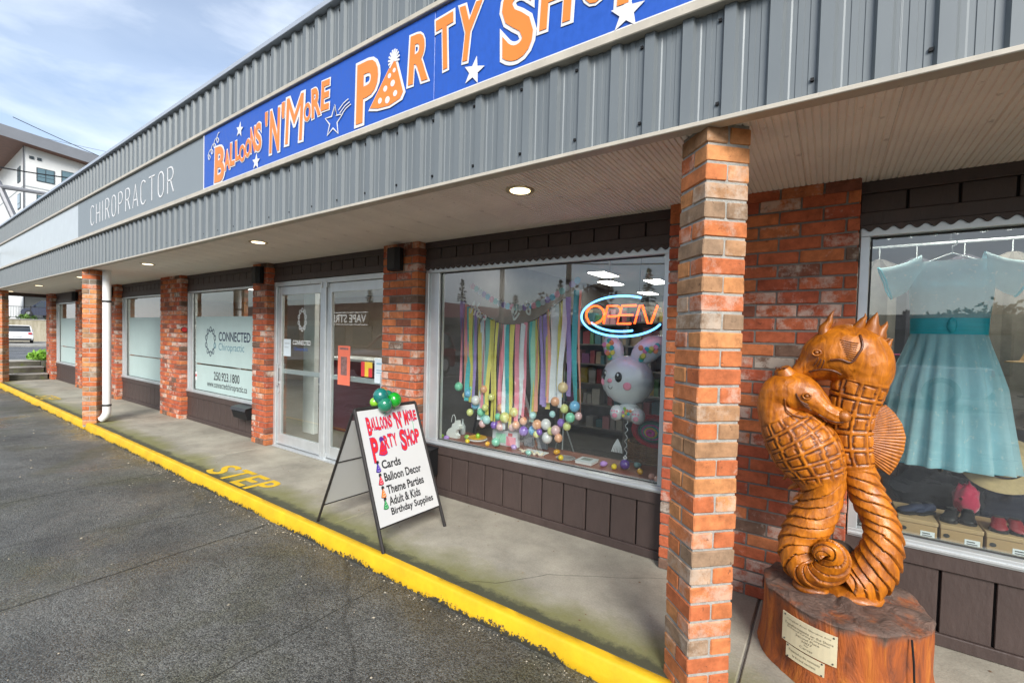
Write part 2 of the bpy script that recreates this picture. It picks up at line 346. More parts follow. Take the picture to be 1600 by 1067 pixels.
# walkway: slabs poured between joints
walk = MB().box(-18.75, 6, -1.0, .3, -.3, -.012).build('walkway', MORTAR_D, kind='structure')
JX = [-18.75, -15.6, -12.9, -9.72, -6.23, -3.3, -.29, 2.7, 6]
for a, b_ in zip(JX, JX[1:]):
    MB().cbox(a + .006, b_ - .006, -1.008, .115, -.2, 0, .006).build('concrete_slab', CONC, walk)
# kerb: one length between each pair of pillars, painted yellow
def kerb_paint():
    m, n, l, b = nodes('yellow_kerb_paint'); g = n.new('ShaderNodeNewGeometry'); s = n.new('ShaderNodeSeparateXYZ'); l.new(g.outputs['Position'], s.inputs[0])
    def noi(sc, d, r=.65):
        z = n.new('ShaderNodeTexNoise'); z.inputs['Scale'].default_value = sc; z.inputs['Detail'].default_value = d; z.inputs['Roughness'].default_value = r; l.new(g.outputs['Position'], z.inputs['Vector']); return z.outputs['Fac']
    def rng(v, a, c, lo, hi):
        r = n.new('ShaderNodeMapRange'); r.inputs['From Min'].default_value = a; r.inputs['From Max'].default_value = c; r.inputs['To Min'].default_value = lo; r.inputs['To Max'].default_value = hi; l.new(v, r.inputs['Value']); return r.outputs['Result']
    sc = n.new('ShaderNodeVectorMath'); sc.operation = 'SCALE'; sc.inputs[0].default_value = (.70, .42, .010); l.new(rng(noi(4, 8), .3, .7, .80, 1.14), sc.inputs['Scale'])
    # paint has flaked off where tyres rub and where the face meets the asphalt
    ad = n.new('ShaderNodeMath'); ad.operation = 'ADD'; l.new(rng(s.outputs['Z'], -.108, -.045, .40, 0), ad.inputs[0]); l.new(noi(38, 6, .75), ad.inputs[1])
    a2 = n.new('ShaderNodeMath'); a2.operation = 'ADD'; l.new(ad.outputs['Value'], a2.inputs[0]); l.new(rng(noi(2.2, 4), .35, .7, -.16, .14), a2.inputs[1])
    x = n.new('ShaderNodeMix'); x.data_type = 'RGBA'; l.new(rng(a2.outputs['Value'], .78, .82, 0, 1), x.inputs['Factor']); l.new(sc.outputs['Vector'], x.inputs['A']); x.inputs['B'].default_value = (.045, .042, .030, 1)
    x2 = n.new('ShaderNodeMix'); x2.data_type = 'RGBA'; l.new(rng(noi(11, 8, .75), .58, .80, 0, .45), x2.inputs['Factor']); l.new(x.outputs['Result'], x2.inputs['A']); x2.inputs['B'].default_value = (.30, .20, .04, 1)
    l.new(x2.outputs['Result'], b.inputs['Base Color']); b.inputs['Roughness'].default_value = .55
    bp = n.new('ShaderNodeBump'); bp.inputs['Strength'].default_value = .35; bp.inputs['Distance'].default_value = .006; l.new(noi(40, 6), bp.inputs['Height']); l.new(bp.outputs['Normal'], b.inputs['Normal'])
    return m
YEL = kerb_paint()
def kerb(x0, x1):
    mb = MB(); n = max(2, int((x1 - x0) / .06)); rings = []
    for i in range(n + 1):
        x = x0 + (x1 - x0) * i / n; j = lambda s: mnoise.noise(Vector((x * 3.1, s * 7.7, 1))) * .006 + mnoise.noise(Vector((x * 17, s * 3.3, 4))) * .003
        rings.append([(x, -1.008, -.2), (x, -1.008 + j(8) * .4, .000), (x, -1.012, .004 + j(1) * .25), (x, -1.052, .003 + j(2) * .25), (x, -1.061 + j(6) * .3, -.001 + j(3) * .3), (x, -1.067 + j(6) * .3, -.011 + j(3) * .4), (x, -1.080 + j(4), -.070 + j(5)), (x, -1.087 + 1.8 * j(7), -.108 + 1.2 * j(5)), (x, -1.04, -.2)])
    mb.rings(rings)
    o = mb.build('kerb', YEL, kind='structure', smooth=True, sharp=50)
    return o
kerb(-18.9, -9.945); kerb(-9.865, -.49); kerb(-.41, 6)
GAPM = mat('kerb_gap', (.06, .055, .045), .95, var=.3, vs=20)
for x in (-9.905, -.45): MB().box(x - .04, x + .04, -1.06, -1.0, -.2, -.02).build('kerb_gap_fill', GAPM, walk)
# saw-cut joints in the asphalt, a wandering crack in the walkway, grit along the kerb
TAR = mat('joint_dirt', (.028, .028, .022), .95, var=.3, vs=9)
def crack(pts, w, z, parent, seed, nm='crack'):
    mb = MB(); P_ = []
    for (a, b_), (c, d) in zip(pts, pts[1:]):
        k = max(2, int(math.hypot(c - a, d - b_) / .03))
        P_ += [(a + (c - a) * i / k, b_ + (d - b_) * i / k) for i in range(k)]
    P_.append(pts[-1]); rr = []
    for i, (x, y) in enumerate(P_):
        a, b_ = P_[max(i - 1, 0)], P_[min(i + 1, len(P_) - 1)]; t = Vector((b_[0] - a[0], b_[1] - a[1])).normalized(); q = mnoise.noise(Vector((x * 6, y * 6, seed))) * .012; ww = w * (.55 + .9 * abs(mnoise.noise(Vector((x * 11, y * 11, seed + 4)))))
        rr.append([(x - t.y * (q - ww), y + t.x * (q - ww), z), (x - t.y * (q + ww), y + t.x * (q + ww), z)])
    mb.rings(rr, closed=False); return mb.build(nm, TAR, parent)
for X_, w in ((-3.95, .006), (-6.32, .004), (-9.4, .005), (-2.4, .0035), (-13.2, .004)): crack([(X_, -1.10), (X_ + .02, -2.6), (X_ - .03, -5), (X_, -14)], w, -.106, lot, X_)
crack([(-1.9, -1.0), (-1.816, -.909), (-1.689, -.84), (-1.596, -.721), (-1.484, -.545), (-1.286, -.423), (-1.057, -.268), (-.837, -.119), (-.7, .0)], .0022, .0012, walk, 3)
gb = MB()
for i in range(900):
    x = rnd.uniform(-13, 1.5); y = -1.10 - abs(rnd.gauss(0, .05)) if i % 3 else rnd.uniform(-3.2, -1.1); s_ = rnd.uniform(.003, .009) * (1 if i % 9 else 1.6); a = rnd.uniform(0, 6.28); c_, q_ = math.cos(a) * s_, math.sin(a) * s_
    gb.add([(x - c_, y - q_, -.108), (x + q_ * .6, y - c_ * .6, -.108), (x + c_, y + q_, -.108), (x - q_ * .6, y + c_ * .6, -.108), (x, y, -.108 + s_ * .7)], [(0, 1, 4), (1, 2, 4), (2, 3, 4), (3, 0, 4)])
o = gb.build('grit', mat('pale_grit', (.34, .30, .23), .9, var=.5, vs=30), None, kind='stuff'); o['label'] = 'pale grit and leaf scraps scattered along the kerb'; o['category'] = 'grit'
gb = MB()
for i in range(70):
    x = rnd.uniform(-9, .8); y = rnd.uniform(-.9, .08); s_ = rnd.uniform(.003, .008); gb.add([(x - s_, y, .002), (x, y - s_, .002), (x + s_ * 1.5, y, .002), (x, y + s_, .004)], [(0, 1, 2), (0, 2, 3)])
o = gb.build('leaf_scraps', mat('dry_scrap', (.20, .12, .07), .9, var=.6, vs=30), None, kind='stuff'); o['label'] = 'tiny dry leaf scraps lying on the walkway'; o['category'] = 'leaf scraps'
# steps up to the road at the far end
steps = MB().box(-21.5, -18.77, -1.4, -.04, -.3, -.01).build('steps', MOSSY, kind='structure')
for i, (xa, z) in enumerate(((-18.78, .17), (-19.25, .34), (-19.72, .50))):
    MB().cbox(-20.6, xa, -1.4, -.04, z - .165, z - .03, .004).build('riser', MOSSY, steps)
    MB().cbox(-20.6, xa + .012, -1.4, -.03, z - .03, z, .006).build('tread', CONC2, steps)
# painted STEP lettering
_fc = {}
def glyphs(txt, bold=0.0, shear=0.0, bev=0.0, res=4, space=1.0):
    key = (txt, bold, shear, bev, res, space)
    if key in _fc: return _fc[key]
    cu = bpy.data.curves.new('lettering', 'FONT'); cu.body = txt; cu.size = 1; cu.resolution_u = res; cu.offset = bold; cu.shear = shear; cu.space_character = space
    cu.bevel_depth = bev; cu.bevel_resolution = 1
    o = bpy.data.objects.new('lettering', cu); col.objects.link(o)
    dg = bpy.context.evaluated_depsgraph_get(); me = bpy.data.meshes.new_from_object(o.evaluated_get(dg))
    vs = [tuple(v.co) for v in me.vertices]; fs = [tuple(p.vertices) for p in me.polygons]
    bpy.data.objects.remove(o); bpy.data.meshes.remove(me)
    _fc[key] = (vs, fs); return vs, fs
def ext(vs):
    xs = [v[0] for v in vs]; ys = [v[1] for v in vs]; return min(xs), max(xs), min(ys), max(ys)
def put_text(name, txt, fn, box, m, parent, bold=0.0, shear=0.0, bev=0.0, rot=0.0, zscale=1.0, space=1.0, kind=None, thick=0.0):
    """fit the text into box (u0,u1,v0,v1) and map (u,v,h) by fn"""
    vs, fs = glyphs(txt, bold, shear, bev, 4, space); a, b_, c, d = ext(vs)
    u0, u1, v0, v1 = box; out = []
    cu, cv = (u0 + u1) / 2, (v0 + v1) / 2; cr, sr = math.cos(rot), math.sin(rot)
    zmin = min(v[2] for v in vs)
    for x, y, z in vs:
        u = u0 + (x - a) / (b_ - a) * (u1 - u0) - cu; v = v0 + (y - c) / (d - c) * (v1 - v0) - cv
        out.append(fn(cu + u * cr - v * sr, cv + u * sr + v * cr, (z - zmin) * zscale))
    mb = MB().add(out, fs)
    return mb.build(name, m, parent, kind=kind)
WORN = mat('worn_yellow_paint', (.70, .45, .015), .6, var=.2, vs=12, dirt=((.30, .26, .17), 16, .60, .66))
for (x0, x1, ch) in ((-5.66, -5.40, 'S'), (-5.36, -5.09, 'T'), (-5.04, -4.81, 'E'), (-4.76, -4.55, 'P')):
    put_text('painted_letter', ch, lambda u, v, h: (u, v, .004 + h), (x0, x1, -.985, -.67), WORN, walk, bold=.022)
for (x0, x1, ch) in ((-14.35, -14.13, 'S'), (-14.09, -13.88, 'T'), (-13.84, -13.66, 'E'), (-13.62, -13.45, 'P')):
    put_text('painted_letter', ch, lambda u, v, h: (u, v, .004 + h), (x0, x1, -.985, -.70), WORN, walk)

# ------------------------------------------------------------------ the building
H, FY, DEP = 2.5, -1.10, .10
bld = thing('strip_mall', 'long one-storey brick strip mall with grey metal fascia, covered walkway and shop windows', 'building', (-8, 2, 0))
CH = .0788; BL = .207; MOD = .217
bmesh_cache = {}
def brick_mesh(L, D, Hh, var):
    k = (round(L, 3), round(D, 3), var)
    if k not in bmesh_cache:
        mb = MB().cbox(-L / 2, L / 2, -D / 2, D / 2, -Hh / 2, Hh / 2, .0045, jit=.0016)
        me = bpy.data.meshes.new('brick'); me.from_pydata(mb.v, [], mb.f); me.update(); bmesh_cache[k] = me
    return bmesh_cache[k]
def pier(x0, x1, single, label=None):
    o = MB().box(x0 + .007, x1 - .007, .007, .2, 0, H).build('brick_pier', MORTAR_D, bld)
    if label: o['label'] = label
    far = MB()
    for k in range(32):
        z = k * CH + CH / 2 - .003; h = CH - .011
        x = x0 - (0 if k % 2 else MOD / 2) 
        while x < x1 - .01:
            a, b_ = max(x, x0), min(x + MOD - .010, x1)
            if x + MOD > x1 - .03: b_ = x1
            if b_ - a > .03:
                L = round((b_ - a) / .004) * .004
                cx = (a + b_) / 2; dy = rnd.uniform(-.003, .003)
                zt = min(z + h / 2, H - .002)
                if single:
                    me = brick_mesh(L, .11, h, rnd.randrange(3))
                    if not me.materials: me.materials.append(BR_WALL)
                    q = link('brick', me, o, (cx, .055 + dy, z if zt == z + h / 2 else H - .002 - h / 2))
                else:
                    far.cbox(a, b_, dy, .11 + dy, z - h / 2, min(z + h / 2, H - .002), .004)
            if b_ == x1: break
            x += MOD
    if not single: far.build('brickwork', BR_WALL_S, o, kind='stuff')
    return o
pier(-.916, .116, True, 'broad brick pier behind the carved seahorses')
pier(-3.885, -3.361, True, 'brick pier between the double doors and the party shop window')
pier(-6.677, -6.289, False); pier(-10.135, -9.196, False); pier(-13.16, -12.66, False); pier(-15.97, -15.5, False); pier(-19.2, -18.53, False)
pier(2.6, 3.4, False)
def pillar(cx, single, label):
    W = .203; cy = -.968
    core = MB().box(-W / 2 + .006, W / 2 - .006, -W / 2 + .006, W / 2 - .006, -.06, H).build('brick_pillar', MORTAR, None)
    core.location = Vector((cx, cy, H / 2 - .03)) - WLOC[bld]; core.rotation_euler.z = R(45); core.parent = bld; core['label'] = label
    WLOC[core] = Vector((0, 0, 0)); M45 = Matrix.Rotation(R(45), 4, 'Z')
    far = MB()
    for k in range(32):
        z = -.035 + k * CH + CH / 2; h = CH - .011; w = (W - .010) / 2
        if z + h / 2 > H: h -= 2 * (z + h / 2 - H + .001)
        for s in (-1, 1):
            jx, jy = rnd.uniform(-.002, .002), rnd.uniform(-.002, .002)
            ctr = (s * (W - w) / 2 + jx, jy, z) if k % 2 else (jx, s * (W - w) / 2 + jy, z)
            L, D = (w, W) if k % 2 else (W, w)
            if single:
                me = brick_mesh(round(L, 3), round(D, 3), h, rnd.randrange(3) + 10)
                if not me.materials: me.materials.append(BR_PILLAR)
                q = link('brick', me, core, (0, 0, 0)); q.location = (ctr[0], ctr[1], ctr[2] - (H / 2 - .03))
                q.rotation_euler.z = rnd.uniform(-.008, .008)
            else:
                far.cbox(ctr[0] - L / 2, ctr[0] + L / 2, ctr[1] - D / 2, ctr[1] + D / 2, z - h / 2, z + h / 2, .004)
    if not single:
        q = far.build('brickwork', BR_PILLAR_S, core, kind='stuff', center=False); q.location = (0, 0, -(H / 2 - .03))
    return core
pillar(-.448, True, 'diamond-set brick pillar beside the carved seahorses')
pillar(-9.905, False, 'diamond-set brick pillar with the white downpipe')
pillar(-18.55, False, 'diamond-set brick pillar at the far corner of the walkway')

# soffit: grooved vinyl panels
def soffit_mesh(w):
    mb = MB(); g = .0277; n = int(round(w / g)); prof = []
    for i in range(n):
        x = i * w / n; gw = .009 if i else .014
        prof += [(x + .0005, .009 if i == 0 else .006), (x + gw * .35, .009 if i == 0 else .006), (x + gw * .7, 0), (x + w / n - .0035, 0)]
    prof.append((w, .009))
    mb.rings([[(u, y, h) for u, h in prof] for y in (-1.09, .12)], closed=False)
    return mb
sw = .332; n = int((3.3 + 19.4) / sw)
sm = None
for i in range(n):
    x = -19.4 + i * sw
    if sm is None:
        o = soffit_mesh(sw).build('soffit_panel', SOFFIT, bld); sm = o.data; base = WLOC[o].copy(); o.location = Vector((x + sw / 2, base.y, H)) - WLOC[bld]
    else: link('soffit_panel', sm, bld, (x + sw / 2, base.y, H))
MB().box(-19.4, 3.4, -1.08, .3, H + .012, H + .05).build('canopy_deck', BROWN, bld)
MB().box(-19.42, -19.38, -1.09, 14, H - .10, H + .02).build('end_beam', BROWN, bld)
# fascia: ribbed steel sheets above and below the sign band
def cladding(z0, z1, nrib=6):
    p = .165; mb = MB(); prof = []
    for i in range(nrib):
        x = i * p
        prof += [(x, 0), (x + .006, .003), (x + .022, .003), (x + .024, 0), (x + .045, 0), (x + .047, .003), (x + .063, .003), (x + .065, 0), (x + .088, 0), (x + .097, -.020), (x + .140, -.020), (x + .150, 0)]
    prof.append((nrib * p, 0))
    mb.rings([[(u, FY + h, z) for u, h in prof] for z in (z0, z1)], closed=False)
    return mb
pw = .99
for nm, z0, z1 in (('lower', 2.492, 2.945), ('upper', 3.575, 4.0)):
    me = None; i = 0; x = -19.56
    while x < 3.4:
        if me is None:
            o = cladding(z0, z1).build('cladding_panel', STEEL, bld); me = o.data; bz = WLOC[o].z; by = WLOC[o].y
            o.location = Vector((x + pw / 2, by, bz)) - WLOC[bld]
        else: link('cladding_panel', me, bld, (x + pw / 2, by + (.0008 if i % 2 else 0), bz))
        x += pw - .004; i += 1
sc = MB()
for i in range(-58, 12):
    x = -.448 + i * .33 + .03
    for z in (2.56, 2.90, 3.62, 3.95):
        sc.box(x - .006, x + .006, FY - .008, FY, z - .006, z + .006)
sc.build('cladding_screws', BLACK, bld, kind='stuff')
MB().box(-19.5, 3.4, FY + .01, -.95, H + .05, 4.0).build('fascia_backing', BLACK, bld)
MB().cbox(-19.58, 3.42, -1.138, -1.07, 2.472, 2.492, .003).build('fascia_drip_trim', CREAM, bld)
MB().cbox(-19.58, 3.42, -1.150, -1.09, 2.945, 2.990, .004).build('sign_rail', CREAM, bld)
MB().cbox(-19.58, 3.42, -1.156, -1.09, 3.540, 3.575, .004).build('sign_rail', CREAM, bld)
CAPM = mat('fascia_cap', (.40, .44, .50), .4, .3, var=.06, vs=3)
MB().cbox(-19.6, 3.42, -1.150, -.9, 4.0, 4.045, .004).build('fascia_cap', CAPM, bld)
o = MB().box(-19.6, -19.56, -1.128, 14, 2.48, 4.0).build('fascia_end', STEEL, bld)
ROOFM = mat('roof_membrane', (.13, .13, .13), .9, var=.2, vs=1)
MB().box(-19.5, 3.4, -.9, 14, 3.6, 3.68).build('roof', ROOFM, bld)
PLASTER = mat('plaster', (.42, .40, .37), .85, var=.06, vs=2)
MB().box(-19.2, -19.1, .25, 14, 0, 3.6).build('end_wall', PLASTER, bld)
MB().box(-19.2, 3.4, 13.9, 14, 0, 3.6).build('back_wall', PLASTER, bld)
MB().box(3.3, 3.4, .25, 14, 0, 3.6).build('end_wall', PLASTER, bld)

# board panelling above and below the windows
def scallop(x0, x1, z):
    n = int((x1 - x0) / .0085); mb = MB(); top = []; 
    poly = [(x0 + (x1 - x0) * i / n, z - .022 + .011 * (1 if True else 0) * math.cos(2 * math.pi * (x0 + (x1 - x0) * i / n) / .067)) for i in range(n + 1)]
    for i in range(n):
        (u, v), (u2, v2) = poly[i], poly[i + 1]
        mb.add([(u, .085, v), (u2, .085, v2), (u2, .085, z), (u, .085, z), (u, .1, v), (u2, .1, v2), (u2, .1, z), (u, .1, z)], [(0, 1, 2, 3), (7, 6, 5, 4), (0, 4, 5, 1)])
    return mb
GROOVE = mat('panel_gap', (.012, .009, .008), .9, var=0)
def panelling(x0, x1, zb0, zb1, zt0=2.25, pitch=.21, door=False):
    zt = H - .003
    back = MB().box(x0, x1, .125, .16, zt0, zt).build('header_panel', GROOVE, bld)
    MB().cbox(x0, x1, .092, .124, zt - .066, zt, .004).build('rail', BROWN, back)
    MB().cbox(x0, x1, .095, .124, zt0, zt0 + .075, .004).build('rail', BROWN, back)
    n = max(1, round((x1 - x0) / pitch)); p = (x1 - x0) / n
    for i in range(n):
        MB().cbox(x0 + i * p + .006, x0 + (i + 1) * p - .006, .106, .124, zt0 + .076, zt - .067, .003).build('board', BROWN, back)
    if not door: scallop(x0 + .01, x1 - .01, zt0 - .001).build('scalloped_trim', BROWN, back)
    if door: return
    back = MB().box(x0, x1, .125, .16, 0, zb1).build('base_panel', GROOVE, bld)
    MB().cbox(x0, x1, .090, .124, zb1 - .085, zb1, .004).build('rail', BROWN, back)
    MB().cbox(x0, x1, .092, .124, 0.002, .066, .004).build('rail', BROWN, back)
    for i in range(n):
        MB().cbox(x0 + i * p + .006, x0 + (i + 1) * p - .006, .106, .124, .067, zb1 - .086, .003).build('board', BROWN, back)
def window(x0, x1, z0=.49, z1=2.24, jl=.06, jr=.06, glass=None, film=None, label=None):
    fr = MB(); fr.cbox(x0, x1, .085, .20, z0, z0 + .045, .003)           # sill
    fr.cbox(x0, x1, .075, .10, z0 + .012, z0 + .026, .002)
    fr.cbox(x0, x1, .102, .20, z1 - .05, z1, .003)
    fr.cbox(x0, x0 + .045, .095, .20, z0 + .045, z1 - .05, .003)
    if jl > .06: fr.cbox(x0 + .045, x0 + jl, .12, .20, z0 + .045, z1 - .05, .003)
    fr.cbox(x1 - jr, x1, .105, .20, z0 + .045, z1 - .05, .003)
    f = fr.build('window_frame', ALU, bld)
    if label: f['label'] = label
    MB().box(x0 + jl, x1 - jr, .158, .164, z0 + .045, z1 - .05).build('glass_pane', glass or GLASS, f)
    g = MB(); a, b_, c, d = x0 + jl, x1 - jr, z0 + .045, z1 - .05
    for q in ((a, a + .008, c, d), (b_ - .008, b_, c, d), (a + .008, b_ - .008, c, c + .008), (a + .008, b_ - .008, d - .008, d)): g.box(q[0], q[1], .146, .1535, q[2], q[3])
    g.build('gasket', ALU_D, f)
    if film:
        for (fx0, fx1, fz0, fz1) in film: MB().box(fx0, fx1, .1540, .1565, fz0, fz1).build('frosted_film', FROST, f)
    return f
for a, b_ in ((-3.361, -.916), (-9.196, -6.677), (-12.66, -10.135), (-18.53, -15.97), (.116, 2.6)): panelling(a, b_, 0, .49)
for a, b_ in ((-6.289, -3.885), (-15.5, -13.16)): panelling(a, b_, 0, 0, door=True)
window(-3.35, -.925, jl=.17, jr=.05, glass=GLASS_D, label='wide shop window with the party display')
window(.126, 2.59, jl=.05, jr=.05, glass=GLASS_D, label='shop window with the turquoise dress')
def films(x0, x1): return [(x0, x1, .545, .972), (x0, x1, .996, 1.785)]
w1 = window(-9.186, -6.687, jl=.14, film=films(-8.98, -6.75), label='frosted window with dark clinic lettering')
w2 = window(-12.65, -10.145, jl=.14, film=films(-12.40, -10.21), label='plain frosted window between brick piers')
w3 = window(-18.5, -15.98, jl=.14, film=films(-18.3, -16.04), label='farthest frosted window')
def doors(x0, x1, frost=False, label=None):
    fr = MB(); z1 = 2.24; mid = (x0 + x1) / 2 - .02
    fr.cbox(x0, x0 + .055, .10, .20, 0, z1, .003); fr.cbox(x1 - .055, x1, .10, .20, 0, z1, .003); fr.cbox(x0 + .055, x1 - .055, .10, .20, z1 - .06, z1, .003)
    fr.cbox(mid - .03, mid + .03, .10, .20, .02, z1 - .06, .003)
    fr.cbox(x0 + .055, x1 - .055, .06, .20, .0015, .02, .002)
    f = fr.build('door_frame', ALU, bld)
    if label: f['label'] = label
    for s, (a, b_) in ((0, (x0 + .06, mid - .034)), (1, (mid + .034, x1 - .06))):
        d = MB(); zt = z1 - .066
        d.cbox(a, a + .085, .125, .17, .03, zt, .003); d.cbox(b_ - .085, b_, .125, .17, .03, zt, .003)
        d.cbox(a + .085, b_ - .085, .125, .17, zt - .11, zt, .003); d.cbox(a + .085, b_ - .085, .125, .17, .03, .17, .003)
        dd = d.build('door', ALU, f)
        MB().box(a + .085, b_ - .085, .145, .151, .17, zt - .11).build('glass_pane', GLASS, dd)
        MB().cbox(a + .085, b_ - .085, .160, .19, 1.0, 1.06, .004).build('push_bar', ALU, dd)
        hx = a + .03 if s == 0 else b_ - .06
        h = MB(); h.cbox(hx, hx + .035, .085, .10, .83, 1.13, .004); h.box(hx + .008, hx + .027, .10, .126, .86, .89); h.box(hx + .008, hx + .027, .10, .126, 1.07, 1.10)
        h.build('pull_handle', ALU, dd)
        MB().lathe([(.012, 0), (.012, .02)], 12, (hx + .02, .11, .74)).build('lock', ALU, dd)
        hg = MB(); hg.cbox((b_ - .03 if s == 0 else a), (b_ if s == 0 else a + .03), .10, .124, .02, .08, .003); hg.cbox((b_ - .03 if s == 0 else a), (b_ if s == 0 else a + .03), .09, .124, zt - .05, zt + .02, .003)
        hg.build('hinge', ALU, dd)
        if frost: MB().box(a + .087, b_ - .087, .1415, .1435, .172, 1.78).build('frosted_film', FROST, dd)
doors(-6.285, -3.889, label='aluminium double doors of the clinic')
doors(-15.49, -13.17, True, label='frosted double doors near the far end')
# ------------------------------------------------------------------ signs in the fascia band
SY = -1.135
def star(cx, cz, r, rot=0, k=.42): return [(cx + (r if i % 2 == 0 else r * k) * math.sin(rot + math.pi * i / 5), cz + (r if i % 2 == 0 else r * k) * math.cos(rot + math.pi * i / 5)) for i in range(10)]
def ribbon(pts, w, h0, h1, fn, mb=None):
    """flat stroke of width w along 2D points"""
    mb = mb or MB(); n = len(pts); L = []; Rr = []
    for i, p in enumerate(pts):
        a, b_ = pts[max(i - 1, 0)], pts[min(i + 1, n - 1)]
        tx, ty = b_[0] - a[0], b_[1] - a[1]; d = math.hypot(tx, ty) or 1; nx, ny = -ty / d * w / 2, tx / d * w / 2
        L.append((p[0] + nx, p[1] + ny)); Rr.append((p[0] - nx, p[1] - ny))
    for i in range(n - 1):
        q = [Rr[i], Rr[i + 1], L[i + 1], L[i]]
        mb.add([fn(u, v, h1) for u, v in q] + [fn(u, v, h0) for u, v in q], [(0, 1, 2, 3), (0, 4, 5, 1), (2, 6, 7, 3)] + ([(3, 7, 4, 0)] if i == 0 else []) + ([(1, 5, 6, 2)] if i == n - 2 else []))
    return mb
def arc(cx, cy, rx, ry, a0, a1, n=14): return [(cx + rx * math.cos(R(a0 + (a1 - a0) * i / n)), cy + ry * math.sin(R(a0 + (a1 - a0) * i / n))) for i in range(n + 1)]
SF = lambda u, v, h: (u, SY - .004 - h, v)
bs = thing('shop_sign', "blue sign reading Balloons 'N' More Party Shop in orange letters", 'sign', (-2, SY, 3.0))
for a, b_ in ((-5.300, -2.035), (-2.031, -.22)):
    MB().cbox(a, b_, SY, -1.09, 2.992, 3.538, .003).build('sign_panel', BLUE, bs)
for (xx0, xx1, zz0, zz1) in ((-5.30, -.22, 2.992, 3.000), (-5.30, -5.286, 3.0, 3.538)): MB().box(xx0, xx1, SY - .004, SY - .0005, zz0, zz1).build('edge_strip', SIGNW, bs)
MB().cbox(-.21, 3.40, SY + .01, -1.09, 2.992, 3.538, .003).build('sign_band_panel', SIGNB, bld)
def balloon_letter(ch, x0, x1, z0, z1, rot=0, edge=.05):
    w, h = x1 - x0, z1 - z0; g = min(w, h) * .04
    put_text('letter_outline', ch, SF, (x0, x1, z0, z1), SIGNW, bs, bold=(.0 if ch == 'M' else .03), bev=(.06 if ch == 'M' else .04), rot=rot, zscale=.012)
    o = put_text('letter', ch, lambda u, v, hh: (u, SY - .0085 - hh, v), (x0 + w * .085, x1 - w * .085, z0 + h * .048, z1 - h * .048), ORANGE, bs, bold=(.0 if ch == 'M' else .030), rot=rot)
    return o
BLET = [('B', -5.05, -4.80, 2.99, 3.365, -.05), ('A', -4.83, -4.70, 3.08, 3.29, .04), ('L', -4.715, -4.60, 3.10, 3.335, -.03), ('L', -4.61, -4.50, 3.13, 3.335, .05), ('O', -4.53, -4.40, 3.10, 3.27, .1), ('O', -4.42, -4.30, 3.12, 3.30, -.1), ('N', -4.32, -4.22, 3.14, 3.385, .02), ('S', -4.235, -4.11, 3.13, 3.40, .03),
        ("'", -4.06, -4.01, 3.32, 3.45, 0), ('N', -3.99, -3.80, 3.06, 3.45, -.03), ("'", -3.79, -3.735, 3.32, 3.46, 0),
        ('M', -3.74, -3.445, 3.075, 3.475, -.06), ('O', -3.465, -3.35, 3.205, 3.36, 0), ('R', -3.36, -3.215, 3.205, 3.45, .04), ('E', -3.23, -3.105, 3.225, 3.465, -.05),
        ('P', -2.81, -2.535, 3.01, 3.46, -.02), ('R', -2.27, -2.055, 3.13, 3.46, -.06), ('T', -2.03, -1.86, 3.14, 3.485, .05), ('Y', -1.87, -1.66, 3.135, 3.48, -.12),
        ('S', -1.54, -1.30, 3.02, 3.47, .03), ('H', -1.29, -1.075, 3.12, 3.47, -.05), ('O', -1.06, -.89, 3.15, 3.42, .06), ('P', -.87, -.66, 3.08, 3.48, -.04)]
for q in BLET: balloon_letter(*q)
# party hat that stands for the letter A
def hat_on(parent, cx, z0, w, h, fn_, mo, mf, md, lean=.22):
    body = [(cx - w / 2, z0 + h * .06), (cx - w * .25, z0), (cx + w * .1, z0 - h * .03), (cx + w * .42, z0 + h * .02), (cx + w * .5, z0 + h * .12), (cx + w * lean + w * .04, z0 + h * .74), (cx + w * lean - w * .06, z0 + h * .72)]
    big = [(cx + (u - cx) * 1.13, z0 + h * .35 + (v - z0 - h * .35) * 1.12) for u, v in body]
    MB().prism(big, .0, .0025, fn_).build('hat_outline', mo, parent)
    MB().prism(body, .0045, .0055, fn_).build('party_hat', mf, parent)
    pm = MB()
    for k in range(11):
        t = R(-35 + k * 24 + 20); c0 = (cx + w * lean, z0 + h * .74)
        ribbon([(c0[0], c0[1]), (c0[0] + math.cos(t) * h * .15, c0[1] + .02 * h + math.sin(t) * h * .18)], h * .035, .003, .0058 + .0003 * k, fn_, pm)
    pm.build('hat_pompom', mo, parent)
    dm = MB()
    for u, v, r in ((-.18, .12, .06), (.05, .08, .07), (.28, .14, .06), (-.02, .30, .06), (.2, .34, .065), (.1, .5, .05), (.24, .56, .045)):
        dm.prism([(cx + u * w + r * w * math.cos(R(a)), z0 + v * h + r * w * math.sin(R(a))) for a in range(0, 360, 30)], .006, .0068, fn_)
    dm.build('hat_dots', md, parent)
hat_on(bs, -2.47, 3.085, .33, .36, SF, SIGNW, ORANGE, SIGNW)
for cx, cz, r, rt in ((-4.52, 3.41, .07, .2), (-4.21, 3.058, .07, .1), (-1.715, 3.075, .08, .25), (-.81, 3.06, .085, .1)): MB().prism(star(cx, cz, r, rt), 0, .003, SF).build('star', SIGNW, bs)
p = star(-3.06, 3.125, .115, .1); ribbon(p + p[:2], .012, 0, .003, SF).build('star', SIGNW, bs)
sh = MB()
for i, (u, v) in enumerate(((-3.0, 3.19), (-2.985, 3.165), (-2.97, 3.145))): ribbon([(u, v), (u + .06, v + .035), (u + .115, v + .05)], .008, 0, .003, SF, sh)
sh.build('shooting_trail', SIGNW, bs)
